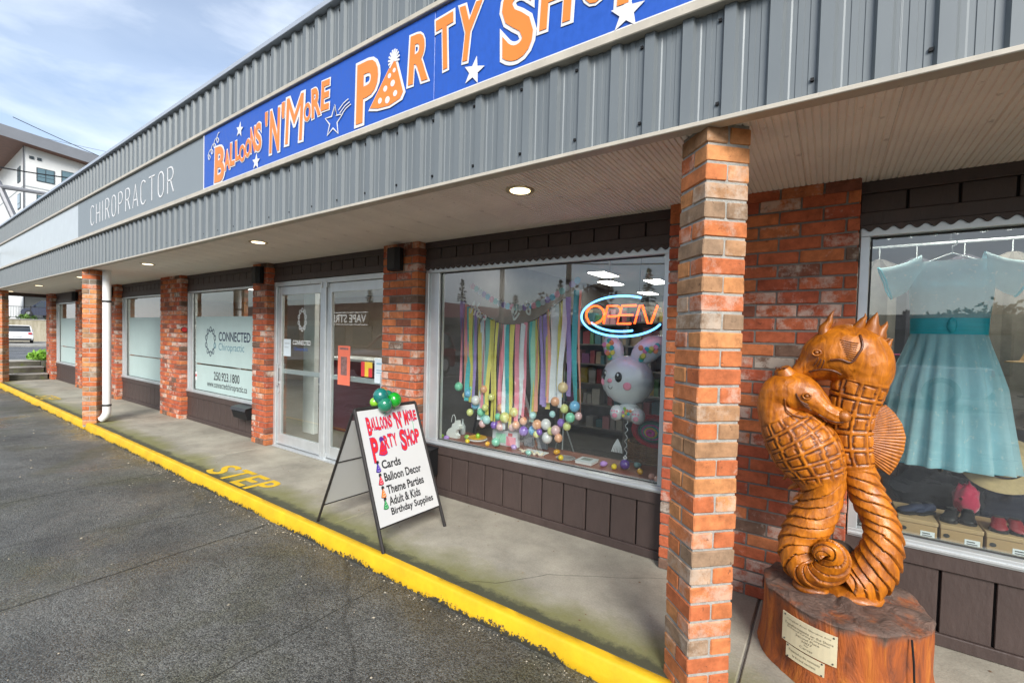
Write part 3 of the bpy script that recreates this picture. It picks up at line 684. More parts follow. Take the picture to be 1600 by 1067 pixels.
ribbon([(-5.20 + .29 * i / 50, 3.28 + .19 * i / 50 - .035 * math.cos(i * .62) ) if False else (-5.19 + .25 * i / 60 + .035 * math.sin(i * .42), 3.28 + .17 * i / 60 + .035 * math.cos(i * .42)) for i in range(61)], .008, 0, .003, SF).build('swirl', SIGNW, bs)
# thin stroke alphabet for the clinic sign
def stroke(ch):
    if ch == 'C': return [arc(.5, .72, .42, .28, 35, 180, 10) + arc(.5, .28, .42, .28, 180, 325, 10)]
    if ch == 'H': return [[(.08, 0), (.08, 1)], [(.92, 0), (.92, 1)], [(.08, .5), (.92, .5)]]
    if ch == 'I': return [[(.5, 0), (.5, 1)]]
    if ch == 'R': return [[(.1, 0), (.1, 1), (.5, 1)] + arc(.5, .75, .38, .25, 90, -90, 10) + [(.1, .5)], [(.5, .5), (.92, 0)]]
    if ch == 'P': return [[(.1, 0), (.1, 1), (.5, 1)] + arc(.5, .74, .38, .26, 90, -90, 10) + [(.1, .48)]]
    if ch == 'O': return [arc(.5, .70, .40, .30, 0, 180, 12) + arc(.5, .30, .40, .30, 180, 360, 12) + [(.9, .70)]]
    if ch == 'A': return [[(.04, 0), (.5, 1), (.96, 0)], [(.2, .33), (.8, .33)]]
    if ch == 'T': return [[(.04, 1), (.96, 1)], [(.5, 0), (.5, 1)]]
cs = thing('clinic_sign', 'long grey sign lettered CHIROPRACTOR in thin white capitals', 'sign', (-7.7, SY, 3.0))
for a, b_ in ((-10.035, -8.567), (-8.563, -5.305)): MB().cbox(a, b_, SY + .006, -1.09, 2.992, 3.538, .003).build('sign_panel', SIGNG, cs)
CF = lambda u, v, h: (u, SY + .005 - h, v)
x = -9.33; wl_ = {'I': .07}
for ch in 'CHIROPRACTOR':
    w = wl_.get(ch, .208); mb = MB()
    for s in stroke(ch): ribbon([(x + u * w, 3.105 + v * .285) for u, v in s], .017, 0, .003, CF, mb)
    mb.build('letter', SIGNW, cs); x += w + .081
bk = thing('blank_sign', 'white blank sign boards along the far end of the fascia', 'sign', (-14.8, SY, 3.0))
for a, b_ in ((-12.65, -10.04), (-15.2, -12.655), (-17.35, -15.205), (-19.5, -17.355)): MB().cbox(a, b_, SY + .008, -1.09, 2.992, 3.538, .003).build('sign_panel', SIGNB, bk)
# ------------------------------------------------------------------ fittings on the building
LAMP = mat('lit_lamp_lens', (1, .95, .8), .4, var=0, emit=(1, .83, .52), es=1.1)
RING = mat('lamp_trim_ring', (.55, .45, .28), .35, .6, var=.1)
for i, (x, lab) in enumerate(((-1.63, 'lit recessed soffit lamp nearest the camera, before the party window'), (-4.93, 'lit recessed soffit lamp before the clinic double doors'), (-8.14, 'lit recessed soffit lamp before the lettered clinic window'), (-11.6, 'lit recessed soffit lamp just beyond the downpipe pillar'), (-15.2, 'second recessed soffit lamp from the far end'), (-18.8, 'recessed soffit lamp at the far end of the canopy'))):
    t = thing('soffit_lamp', lab, 'lamp', (x, -.77, H), 'recessed lamps in the soffit')
    MB().lathe([(.062, -.003), (.066, -.010), (.088, -.012), (.092, -.004), (.092, .008)], 32, (x, -.77, H)).build('trim_ring', RING, t, smooth=True)
    MB().lathe([(.0, -.014), (.035, -.0135), (.062, -.012), (.062, -.004)], 32, (x, -.77, H)).build('lens', LAMP, t)
def speaker(x, lab):
    t = thing('wall_speaker', lab, 'speaker', (x, -.1, 2.2), 'outdoor speakers on the brick piers')
    mb = MB(); fn = lambda u, v, h: (x + u, v, 2.215 + h)
    pr = [(-.07, -.012), (-.085, -.05), (-.07, -.10), (.055, -.108), (.085, -.07), (.07, -.012)]
    mb.prism(pr, 0, .225, fn); mb.build('cabinet', BLACK, t)
    MB().prism([(-.066, -.103), (.052, -.111), (.051, -.115), (-.067, -.107)], .015, .21, fn).build('grille', mat('speaker_grille', (.03, .028, .027), .8, var=.2, vs=80), t)
    MB().box(x - .03, x + .03, -.013, .002, 2.26, 2.38).build('bracket', BLACK, t)
for x, lab in ((-3.63, 'black speaker on the brick pier between doors and party window'), (-6.42, 'black speaker on the narrow pier left of the double doors'), (-12.95, 'black speaker on the pier right behind the downpipe pillar'), (-15.75, 'black speaker at the farthest window')): speaker(x, lab)
REDB = mat('red_button', (.5, .02, .02), .4, var=0)
t = thing('mailbox', 'black metal mailbox below the lettered clinic window', 'mailbox', (-6.95, .02, .28))
mb = MB(); fx = lambda u, v, h: (h, u, v)
mb.prism([(.088, .30), (-.03, .30), (-.06, .40), (-.05, .455), (.088, .478)], -7.15, -6.73, fx); mb.build('box', BLACK, t)
MB().prism([(.088, .480), (-.058, .456), (-.075, .415), (-.069, .412), (-.050, .450), (.088, .473)], -7.16, -6.72, lambda u, v, h: (h, u - .001, v + .006)).build('lid', mat('mailbox_lid', (.02, .02, .021), .35, var=.1), t)
t = thing('mailbox', 'black metal mailbox half hidden behind the A-frame sign', 'mailbox', (-3.2, .02, .2))
MB().prism([(.088, .20), (-.02, .20), (-.03, .42), (-.01, .455), (.088, .465)], -3.34, -3.12, fx).build('box', BLACK, t); MB().prism([(.088, .474), (-.03, .462), (-.042, .42), (-.036, .418), (-.02, .455), (.088, .466)], -3.35, -3.11, fx).build('lid', BLACK, t)
t = thing('door_chime', 'small red round button on the side of a brick pier', 'button', (-9.18, .05, 1.55)); MB().prism([(.04 * math.cos(R(a)), .04 * math.sin(R(a))) for a in range(0, 360, 24)], -9.198, -9.17, lambda u, v, h: (h, .05 + u, 1.56 + v)).build('button', REDB, t); MB().prism([(.048 * math.cos(R(a)), .048 * math.sin(R(a))) for a in range(0, 360, 24)], -9.199, -9.185, lambda u, v, h: (h, .05 + u, 1.56 + v)).build('rim', BLACK, t)
t = thing('downpipe', 'white downpipe strapped to the brick pillar at the kerb', 'pipe', (-9.79, -.93, 0))
px, py = -9.735, -.845
pth = [(px, py, 2.5), (px, py, .22), (px, py, .17), (px - .01, py - .012, .12), (px - .03, py - .035, .075), (px - .055, py - .055, .05)]
MB().tube(pth, [.056, .056, .056, .056, .054, .053], 18).build('pipe', PIPE, t, smooth=True)
for z in (1.97, .27):
    MB().lathe([(.057, 0), (.061, .002), (.061, .03), (.057, .032)], 20, (px, py, z)).build('strap', ALU_D, t)
    MB().box(px - .13, px - .05, py - .012, py + .012, z + .008, z + .024).build('strap_arm', ALU_D, t)
t = thing('floodlight', 'small yellowish floodlight on the fascia at the far left', 'floodlight', (-17.2, -1.3, 3.3))
MB().tube([(-17.2, -1.15, 3.36), (-17.2, -1.42, 3.40)], .02, 8).build('arm', mat('galvanised', (.4, .4, .38), .5, .5), t)
MB().prism([(-.0, 0), (.22, .02), (.24, .16), (.03, .2)], -17.34, -17.06, lambda u, v, h: (h, -1.42 - u, 3.30 + v)).build('housing', mat('flood_housing', (.34, .34, .26), .5), t)
MB().prism([(.222, .03), (.232, .03), (.25, .15), (.242, .15)], -17.32, -17.08, lambda u, v, h: (h, -1.42 - u, 3.30 + v)).build('lens', mat('flood_lens', (.62, .60, .40), .2), t)
# ------------------------------------------------------------------ clinic lettering on glass
NAVY = mat('navy_vinyl', (.012, .028, .065), .5, var=0); TEAL = mat('teal_vinyl', (.02, .16, .24), .5, var=0); DECW = mat('white_decal', (.82, .84, .84), .5, var=0); REDV = mat('red_vinyl', (.6, .04, .05), .5, var=.05); DARKV = mat('charcoal_vinyl', (.02, .022, .026), .5, var=0)
GF = lambda u, v, h: (u, .1530 - h * .2, v)
dec = thing('window_lettering', 'clinic name, ring logo, phone number and web address on frosted glass', 'lettering', (-7.8, .156, .7))
put_text('lettering', 'CONNECTED', GF, (-8.11, -7.06, 1.39, 1.54), NAVY, dec, bold=.018)
put_text('lettering', 'Chiropractic', GF, (-8.11, -7.25, 1.205, 1.36), TEAL, dec, bold=-.008)
put_text('lettering', '250.923.1800', GF, (-8.28, -7.39, .745, .885), DARKV, dec, bold=.014)
put_text('lettering', 'www.connectedchiropractic.ca', GF, (-8.53, -7.15, .595, .725), DARKV, dec, bold=.008)
def ring_logo(parent, cx, cz, rx, rz, m, m2, fn_):
    for k in range(10):
        a = R(36 * k + 18); c = (cx + rx * math.cos(a), cz + rz * math.sin(a)); r = rz * .20
        ribbon(arc(c[0], c[1], r * .8, r, 0, 360, 14), r * .42, 0, .003, fn_).build('logo_bead', m2 if k == 9 else m, parent)
        a2 = R(36 * k + 36); d = (cx + rx * .93 * math.cos(a2), cz + rz * .93 * math.sin(a2))
        ribbon([(d[0] - .018 * math.sin(a2), d[1] + .03 * math.cos(a2)), (d[0] + .018 * math.sin(a2), d[1] - .03 * math.cos(a2))], r * .5, 0, .003, fn_).build('logo_link', m, parent)
ring_logo(dec, -8.41, 1.375, .17, .20, NAVY, TEAL, GF)
MB().prism([(-8.99, .70), (-8.93, .70), (-8.93, .84), (-8.99, .84)], 0, .002, GF).build('small_notice', DECW, dec)
MB().prism([(-8.985, .76), (-8.94, .76), (-8.94, .80), (-8.985, .80)], .01, .012, GF).build('notice_mark', REDV, dec)
DF = lambda u, v, h: (u, .1435 - h * .2, v)
dec = thing('door_lettering', 'white ring logo and clinic name on the left door glass', 'lettering', (-5.7, .143, 1.4))
ring_logo(dec, -5.66, 1.73, .085, .125, DECW, DECW, DF)
put_text('lettering', 'CONNECTED', DF, (-5.88, -5.46, 1.40, 1.46), DECW, dec, bold=.01)
put_text('lettering', 'Chiropractic', DF, (-5.84, -5.52, 1.31, 1.37), mat('blue_decal', (.05, .12, .4), .5, var=0), dec)
def notice(name, x0, x1, z0, z1, m, lab, cat='notice', lines=None, m2=None):
    t = thing(name, lab, cat, ((x0 + x1) / 2, .143, z0))
    MB().prism([(x0, z0), (x1, z0), (x1, z1), (x0, z1)], 0, .004, DF).build('sheet', m, t)
    for q in (lines or []): MB().prism([(x0 + (x1 - x0) * q[0], z0 + (z1 - z0) * q[2]), (x0 + (x1 - x0) * q[1], z0 + (z1 - z0) * q[2]), (x0 + (x1 - x0) * q[1], z0 + (z1 - z0) * q[3]), (x0 + (x1 - x0) * q[0], z0 + (z1 - z0) * q[3])], .006, .008, DF).build('print', m2 or DARKV, t)
PAPER = mat('paper', (.62, .70, .74), .7, var=.04)
notice('paper_notice', -6.11, -5.93, 1.24, 1.47, PAPER, 'white paper notice on the left door', lines=[(.15, .85, .72, .78), (.15, .7, .5, .54)], m2=mat('grey_print', (.4, .45, .48), .7, var=0))
notice('poster', -4.87, -4.63, .95, 1.42, mat('coral_poster', (.75, .17, .10), .6, var=.08), 'coral red poster taped inside the right door', 'poster', lines=[(.15, .85, .9, .95), (.25, .75, .25, .72)], m2=mat('poster_picture', (.22, .12, .11), .6, var=.5, vs=30))
notice('paper_notice', -4.18, -4.02, 1.02, 1.30, PAPER, 'white paper notice at the right edge of the right door', lines=[(.2, .8, .75, .82), (.2, .8, .5, .54), (.2, .8, .4, .44)], m2=mat('blue_print', (.25, .42, .52), .7, var=0))
notice('colour_leaflets', -4.42, -4.22, 1.08, 1.25, mat('yellow_leaflet', (.72, .5, .05), .6, var=.1), 'yellow and red leaflets showing in the right door', 'leaflets', lines=[(.0, .33, 0, 1), (.66, 1, 0, .6)], m2=REDV)
# ------------------------------------------------------------------ A-frame pavement sign
af = thing('pavement_sign', "white A-frame pavement sign for Balloons 'N' More Party Shop with green balloons on top", 'sign', (-2.95, -.7, 0))
STEELD = mat('dark_steel_tube', (.035, .032, .031), .5, .4, var=.2, vs=20)
PANEL = mat('white_sign_board', (.56, .57, .57), .35, var=.03, vs=3)
A0, A1 = Vector((-2.563, -1.02, .0)), Vector((-2.547, -.406, .0))       # front feet
T0, T1 = Vector((-2.94, -1.01, .99)), Vector((-2.925, -.415, .99))      # ridge
B0, B1 = Vector((-3.441, -.985, .0)), Vector((-3.425, -.395, .0))       # rear feet
for a, b_, nm in ((A0, T0, 'leg'), (A1, T1, 'leg')): MB().tube([a, b_], .0135, 8).build(nm, STEELD, af)
for a, b_ in ((B0, T0), (B1, T1)): MB().tube([a + Vector((0, .0, 0)), b_ + Vector((-.02, 0, -.03))], .010, 8).build('leg', STEELD, af)
MB().tube([T0, T1], .0135, 8).build('top_bar', STEELD, af)
lerp = lambda a, b_, f: a + (b_ - a) * f
MB().tube([lerp(A0, T0, .16), lerp(A1, T1, .16)], .007, 6).build('crossbar', STEELD, af)
for f in (.16, .55): MB().tube([lerp(B0, T0, f), lerp(B1, T1, f)], .007, 6).build('crossbar', STEELD, af)
fu = (A1 - A0).normalized(); fv = (T0 - A0).normalized(); fn0 = fu.cross(fv).normalized(); LV = (T0 - A0).length; LU = (A1 - A0).length
AF = lambda u, v, h: A0 + fu * u + fv * v + fn0 * (h + .004)
MB().prism([(.012, LV * .165), (LU - .012, LV * .165), (LU - .012, LV * .985), (.012, LV * .985)], -.004, .0, AF).build('board', PANEL, af)
bv = (T0 - B0).normalized(); bn = bv.cross(fu).normalized()
BF = lambda u, v, h: B0 + fu * u + bv * v + bn * h
MB().prism([(.012, LV * .165), (LU - .012, LV * .165), (LU - .012, LV * .95), (.012, LV * .95)], -.002, .002, BF).build('board', PANEL, af)
REDL = mat('red_print', (.66, .022, .03), .45, var=.04); PURP = mat('purple_print', (.10, .02, .22), .45, var=0); INK = mat('black_print', (.012, .012, .014), .5, var=0)
def jig(txt, u0, u1, v0, v1, m, big=(0,), rise=0, bold=.03):
    cs_ = [c for c in txt if c != ' ']; wts = [(.55 if c == ' ' else (.45 if c == "'" else (1.35 if i in big else 1.0))) for i, c in enumerate(txt)]
    tot = sum(wts); u = u0
    for i, c in enumerate(txt):
        w = (u1 - u0) * wts[i] / tot
        if c != ' ':
            f = (u - u0) / (u1 - u0); h = (v1 - v0); up_ = rise * f
            lo = v0 + up_ + (0 if i in big else h * .22 + rnd.uniform(-.05, .05) * h); hi = v1 + up_ + (0 if i in big else -h * .06 + rnd.uniform(-.05, .03) * h)
            if c == "'": lo = v0 + up_ + h * .62
            r_ = rnd.uniform(-.07, .07)
            put_text('letter_edge', c, lambda a, b_, hh: AF(a, b_, .0005 + hh), (u + w * .0, u + w * 1.0, lo - .004, hi + .004), PURP, af, bold=.055, rot=r_)
            put_text('letter', c, lambda a, b_, hh: AF(a, b_, .0025 + hh), (u + w * .05, u + w * .95, lo, hi), m, af, bold=bold, rot=r_)
        u += w
jig("BALLOONS", .075, .315, LV * .80, LV * .93, REDL, (0,), 0.005); jig("'N'", .335, .42, LV * .815, LV * .94, REDL, (0, 1, 2)); jig("MORE", .44, .575, LV * .83, LV * .945, REDL, (0,))
jig("P", .075, .14, LV * .60, LV * .78, REDL, (0,)); jig("RTY", .20, .325, LV * .66, LV * .79, REDL, ()); jig("SHOP", .355, .56, LV * .64, LV * .80, REDL, (0,))
hat_on(af, .172, LV * .645, .075, .15, lambda u, v, h: AF(u, v, h * .5), PURP, REDL, PURP, lean=.1)
ribbon([(.52, LV * .86), (.522, LV * .83), (.518, LV * .79), (.515, LV * .775), (.505, LV * .765), (.498, LV * .772), (.503, LV * .785)], .004, .0005, .0015, AF).build('balloon_string', mat('green_print', (.05, .45, .22), .5, var=0), af)
for v, u1, txt, hc in ((.545, .315, 'Cards', (.07, .03, .35)), (.455, .50, 'Balloon Decor', (.62, .03, .06)), (.365, .50, 'Theme Parties', (.80, .22, .04)), (.285, .44, 'Adult & Kids', (.02, .30, .08))):
    put_text('lettering', txt, lambda a, b_, hh: AF(a, b_, .001 + hh), (.135, u1, LV * v, LV * (v + .062)), INK, af, bold=.026)
    hm = mat('hat_print_%d' % int(v * 1000), hc, .5, var=0)
    hat_on(af, .098, LV * (v - .012), .042, LV * .085, lambda u, v_, h: AF(u, v_, h * .5), INK, hm, SIGNW, lean=.1)
put_text('lettering', 'Birthday Supplies', lambda a, b_, hh: AF(a, b_, .001 + hh), (.135, .555, LV * .205, LV * .27), INK, af, bold=.026)
# balloons tied to the ridge
def latex(name, col_): return mat(name, col_, .16, var=.04, spec=.6, coat=.5)
bc = thing('balloon_cluster', 'cluster of shiny green and gold balloons tied on the A-frame sign', 'balloons', (-2.93, -.78, .98))
for (u, dv, dh, r, cname, cc) in ((.22, .09, .02, .068, 'teal_chrome', (.008, .15, .13)), (.345, .035, .05, .066, 'bright_green', (.008, .30, .02)), (.235, .0, .06, .066, 'deep_teal', (.010, .18, .10)), (.32, .09, -.01, .052, 'forest', (.012, .17, .11)), (.375, .075, .0, .045, 'dark_teal', (.02, .16, .17)), (.30, .135, -.05, .043, 'gold', (.48, .26, .05)), (.185, .05, -.02, .04, 'lime', (.22, .50, .03))):
    r *= .88; c = T0 + fu * (.275 + (u - .275) * .9) + Vector((0, 0, dv * .9)) + fn0 * dh
    b_ = MB().ball(c, r, 20, 14, sz=1.06).build('balloon', latex('balloon_' + cname, cc), bc, smooth=True, sharp=180)
    MB().lathe([(.002, 0), (.008, -.012), (.001, -.002)], 8, (c.x, c.y, c.z - r * 1.05)).build('knot', latex('balloon_' + cname, cc), b_)
# ------------------------------------------------------------------ rooms behind the glass
CARPET = mat('shop_floor', (.13, .125, .12), .8, var=.15, vs=3); TILE = mat('clinic_floor', (.26, .24, .21), .5, var=.1, vs=2)
WALLI = mat('interior_wall', (.52, .49, .45), .85, var=.05); CEIL = mat('ceiling_tile', (.62, .61, .58), .9, var=.05)
TUBE = mat('lit_ceiling_panel', (1, 1, 1), .5, var=0, emit=(1, .96, .86), es=5.5)
def room(x0, x1, y1, fm, wm):
    MB().box(x0, x1, .20, y1, -.02, .004).build('room_floor', fm, bld)
    MB().box(x0, x1, .20, y1, 2.62, 2.66).build('room_ceiling', CEIL, bld)
    MB().box(x0, x1, y1, y1 + .05, 0, 2.62).build('room_wall', wm, bld)
    MB().box(x0, x0 + .04, .22, y1, 0.004, 2.62).build('room_wall', wm, bld)
    MB().box(x1 - .04, x1, .22, y1, 0.004, 2.62).build('room_wall', wm, bld)
SHOPW = mat('shop_wall', (.15, .14, .14), .9, var=.1)
room(-3.87, -.36, 7.5, CARPET, SHOPW); room(-19.08, -3.91, 5.0, TILE, mat('clinic_wall', (.40, .31, .24), .85, var=.06)); room(-.32, 3.28, 4.5, CARPET, mat('boutique_wall', (.10, .09, .085), .9, var=.15))
def ceil_lamp(x, y, w, l, lab):
    t = thing('ceiling_light', lab, 'ceiling light', (x, y, 2.6), 'lit ceiling panels inside the shops')
    MB().box(x - w / 2, x + w / 2, y - l / 2, y + l / 2, 2.585, 2.619).build('housing', WHITE, t)
    MB().box(x - w / 2 + .02, x + w / 2 - .02, y - l / 2 + .02, y + l / 2 - .02, 2.578, 2.584).build('diffuser', TUBE, t)
for x, y, lab in ((-2.92, 3.45, 'lit ceiling panel just above the OPEN sign ellipse'), (-3.24, 4.5, 'lit ceiling panel behind, lower left of the nearest panel'), (-2.45, 4.6, 'lit ceiling panel to the right, over the neon sign'), (-3.2, 6.4, 'farthest lit ceiling panel in the party shop'), (-1.5, 2.4, 'lit ceiling panel over the right of the party shop'), (-3.3, 1.9, 'lit ceiling panel behind the streamers')):
    ceil_lamp(x, y, .3, .6, lab)
for x, lab in ((-8.3, 'lit ceiling panel behind the lettered clinic window'), (-11.5, 'lit ceiling panel behind the plain frosted window'), (-5.2, 'lit ceiling panel behind the double doors'), (-17.2, 'lit ceiling panel behind the farthest window')): ceil_lamp(x, 2.0, .6, 1.2, lab)
ceil_lamp(.28, .80, .5, .4, 'added light panel just inside the window, brightening the dress'); ceil_lamp(.95, .95, .6, .5, 'added light panel deeper in the dress shop, brightening the dress')  # two extra panels put in to brighten the dress
# party-shop shelving filled with small goods
ISL, n_, l_, b_ = nodes('assorted_goods'); gi = n_.new('ShaderNodeNewGeometry'); hs = n_.new('ShaderNodeValToRGB')
cc = [(.45, .10, .12), (.55, .42, .30), (.10, .25, .30), (.60, .58, .52), (.32, .12, .30), (.50, .38, .08), (.12, .13, .16), (.62, .30, .34), (.12, .28, .14), (.45, .44, .44)]
hs.color_ramp.interpolation = 'CONSTANT'
while len(hs.color_ramp.elements) < len(cc): hs.color_ramp.elements.new(.5)
for i, c in enumerate(cc): hs.color_ramp.elements[i].position = i / len(cc); hs.color_ramp.elements[i].color = (*c, 1)
l_.new(gi.outputs['Random Per Island'], hs.inputs['Fac']); l_.new(hs.outputs['Color'], b_.inputs['Base Color']); b_.inputs['Roughness'].default_value = .5
SHELFM = mat('shelf_metal', (.28, .27, .26), .5, .2)
def shelving(x0, x1, y, lab, zs=(.15, .52, .86, 1.18, 1.5, 1.82), dep=.35):
    t = thing('shelving', lab, 'shelves', ((x0 + x1) / 2, y, 0), 'goods shelving in the party shop')
    MB().box(x0, x1, y + dep, y + dep + .03, 0.005, 2.1).build('back_board', SHELFM, t)
    for x in (x0, x1 - .03): MB().box(x, x + .03, y, y + dep, 0.005, 2.1).build('side_post', SHELFM, t)
    g = MB()
    for z in zs:
        MB().box(x0 + .03, x1 - .03, y, y + dep, z - .02, z).build('shelf', SHELFM, t)
        x = x0 + .05
        while x < x1 - .12:
            w = rnd.uniform(.05, .14); h = rnd.uniform(.12, .26); d = rnd.uniform(0, .1)
            if rnd.random() < .88: g.box(x, x + w, y + .02 + d, y + .22 + d, z + .001, z + h)
            x += w + rnd.uniform(.005, .03)
    g.build('goods', ISL, t, kind='stuff')
shelving(-2.2, -.5, 2.6, 'goods shelving behind the bunny balloon'); shelving(-3.8, -2.35, 3.6, 'goods shelving behind the streamers'); shelving(-3.8, -.5, 6.8, 'goods shelving along the back of the party shop')
# ------------------------------------------------------------------ party window display
WOODS = mat('brown_display_board', (.27, .085, .045), .45, var=.15, vs=4, stretch=(.4, 3, 1))
ds = thing('display_ledge', 'reddish brown display ledge inside the party shop window', 'ledge', (-2.1, .45, .3))
MB().cbox(-3.34, -.93, .205, .72, .47, .50, .004).build('top', WOODS, ds); MB().box(-3.33, -.94, .66, .70, .005, .47).build('apron', BROWN, ds)
for x in (-3.3, -2.1, -.97): MB().box(x - .02, x + .02, .21, .25, .005, .47).build('support', BROWN, ds)
PAST = {'pink': (.78, .22, .30), 'teal': (.02, .38, .40), 'yellow': (.72, .62, .10), 'aqua': (.22, .52, .48), 'lilac': (.30, .20, .50), 'white': (.66, .68, .72), 'coral': (.78, .30, .20), 'blue': (.08, .42, .62), 'mustard': (.60, .50, .08), 'mint': (.30, .58, .42)}
SM = {k: mat('streamer_' + k, tuple(min(.9, c * 1.12 + .07) for c in v), .55, var=.08, vs=10) for k, v in PAST.items()}
gl = thing('streamer_garland', 'curtain of pastel paper streamers with small balloons along the bottom', 'garland', (-2.5, .42, .6))
GP = [(-3.16, 1.95), (-2.966, 1.838), (-2.767, 1.746), (-2.633, 1.698), (-2.441, 1.69), (-2.29, 1.72), (-2.146, 1.786), (-2.008, 1.889), (-1.893, 1.95)]
def gz(x):
    for (a, za), (b_, zb) in zip(GP, GP[1:]):
        if a <= x <= b_: return za + (zb - za) * (x - a) / (b_ - a)
    return 1.95
def gzs(x): return (gz(x - .06) + 2 * gz(x) + gz(x + .06)) / 4
MB().tube([(x, .42, gzs(x)) for x in [-3.16 + 1.267 * i / 40 for i in range(41)]], .003, 6).build('string', BLACK, gl)
def streamer(x, zt, zb, w, cname, y, tw=0):
    mb = MB(); n = 18; L = []
    ph = rnd.uniform(0, 6); slant = rnd.uniform(-.03, .03)
    for i in range(n + 1):
        f = i / n; z = zt + (zb - zt) * f; a = tw * math.sin(f * 3 + ph) + .12 * math.sin(f * 9 + ph)
        cx = x + slant * f + .006 * math.sin(f * 6 + ph); cy = y + .012 * math.sin(f * 5 + ph * 2)
        dx, dy = math.cos(a) * w / 2, math.sin(a) * w / 2
        L.append([(cx - dx, cy - dy, z), (cx + dx, cy + dy, z), (cx + dx, cy + dy + .0012, z), (cx - dx, cy - dy + .0012, z)])
    mb.rings(L); return mb.build('streamer', SM[cname], gl)
order = ['lilac', 'pink', 'coral', 'pink', 'teal', 'yellow', 'aqua', 'lilac', 'mustard', 'white', 'pink', 'aqua', 'aqua', 'yellow', 'mustard', 'lilac', 'yellow', 'pink', 'pink', 'white', 'teal', 'yellow', 'yellow', 'aqua', 'pink', 'white', 'white', 'pink', 'teal', 'mint', 'mustard', 'coral', 'lilac', 'lilac', 'mustard', 'coral', 'white', 'white', 'yellow', 'yellow', 'white', 'lilac']
N = len(order); ends = []
for i, c in enumerate(order):
    x = -3.15 + 1.25 * i / (N - 1); f = i / (N - 1)
    zb = 1.02 - .32 * math.sin(math.pi * min(f * 1.15, 1)) ** .8 + rnd.uniform(-.06, .08)
    if f > .88: zb = rnd.uniform(.9, 1.15)
    w = rnd.choice((.028, .036, .045, .05)); y = .42 + rnd.choice((-.02, 0, .02))
    streamer(x, gzs(x), zb, w, c, y, rnd.choice((0, .25, .8))); ends.append((x, y, zb))
for x, c, zb in ((-1.84, 'teal', .93), (-1.80, 'coral', .92)): streamer(x, 2.0, zb, .05 if c == 'teal' else .02, c, .44, .6); 
BM = {k: latex('pastel_balloon_' + k, v) for k, v in {'pink': (.80, .50, .50), 'peach': (.85, .42, .24), 'lemon': (.70, .72, .26), 'white': (.78, .76, .76), 'blue': (.18, .48, .75), 'mint': (.22, .65, .42), 'purple': (.26, .13, .55), 'cream': (.85, .65, .34), 'aqua': (.45, .72, .72)}.items()}
sc_ = lambda x, y: (x, y)
BAL = [(-3.13, 1.05, .052, 'mint'), (-3.02, .985, .046, 'blue'), (-2.935, .87, .046, 'blue'), (-2.90, .93, .054, 'white'), (-2.815, 1.047, .044, 'peach'), (-2.86, .81, .046, 'mint'), (-2.775, .87, .040, 'lemon'), (-2.77, .745, .050, 'aqua'), (-2.69, .70, .042, 'purple'), (-2.70, .98, .040, 'lemon'), (-2.60, .70, .045, 'pink'), (-2.605, .88, .050, 'peach'), (-2.535, .80, .058, 'lemon'), (-2.44, .86, .050, 'lemon'), (-2.47, .71, .042, 'pink'), (-2.40, .745, .044, 'peach'), (-2.325, .695, .052, 'purple'), (-2.235, .71, .050, 'blue'), (-2.165, .78, .052, 'peach'), (-2.085, .79, .056, 'white'), (-2.08, .665, .058, 'white'), (-1.97, .755, .050, 'pink'), (-2.03, .735, .040, 'lemon'), (-1.94, .82, .042, 'purple'), (-1.985, 1.01, .046, 'peach'), (-1.92, 1.14, .054, 'cream'), (-1.91, .95, .046, 'lemon'), (-1.83, .885, .050, 'mint'), (-1.80, .985, .054, 'blue'), (-2.99, 1.04, .03, 'mint'), (-2.14, .715, .034, 'purple'), (-2.02, .89, .034, 'aqua'), (-3.07, .96, .040, 'cream'), (-2.97, .80, .042, 'lemon'), (-2.82, .70, .044, 'pink'), (-2.64, .79, .042, 'mint'), (-2.17, .69, .036, 'lemon'), (-2.33, .79, .042, 'peach'), (-2.24, .85, .040, 'aqua'), (-1.94, .69, .044, 'peach'), (-1.87, .80, .042, 'lemon'), (-1.77, .90, .040, 'pink')]
for i, (x, z, r, c) in enumerate(BAL):
    MB().ball((x, .40 + .02 * (i % 3 - 1), z), r * .86, 16, 11, sz=1.08).build('balloon', BM[c], gl, smooth=True, sharp=180)
# thin strand of pastel paper dots higher up
dg_ = thing('dot_garland', 'faint strand of pastel paper dots hung above the streamers', 'garland', (-2.6, .5, 1.9))
DP = [(-3.17 + 1.25 * i / 24, 2.13 - .24 * math.sin(math.pi * i / 24)) for i in range(25)]
MB().tube([(x, .62, z) for x, z in DP], .0015, 5).build('string', DECW, dg_)
for i, (x, z) in enumerate(DP):
    MB().prism([(x + .032 * math.cos(R(a)), z - .02 + .032 * math.sin(R(a))) for a in range(0, 360, 24)], .616, .618, lambda u, v, h: (u, h, v)).build('paper_dot', [SM['pink'], SM['aqua'], SM['white'], SM['lilac'], SM['blue']][i % 5], dg_)
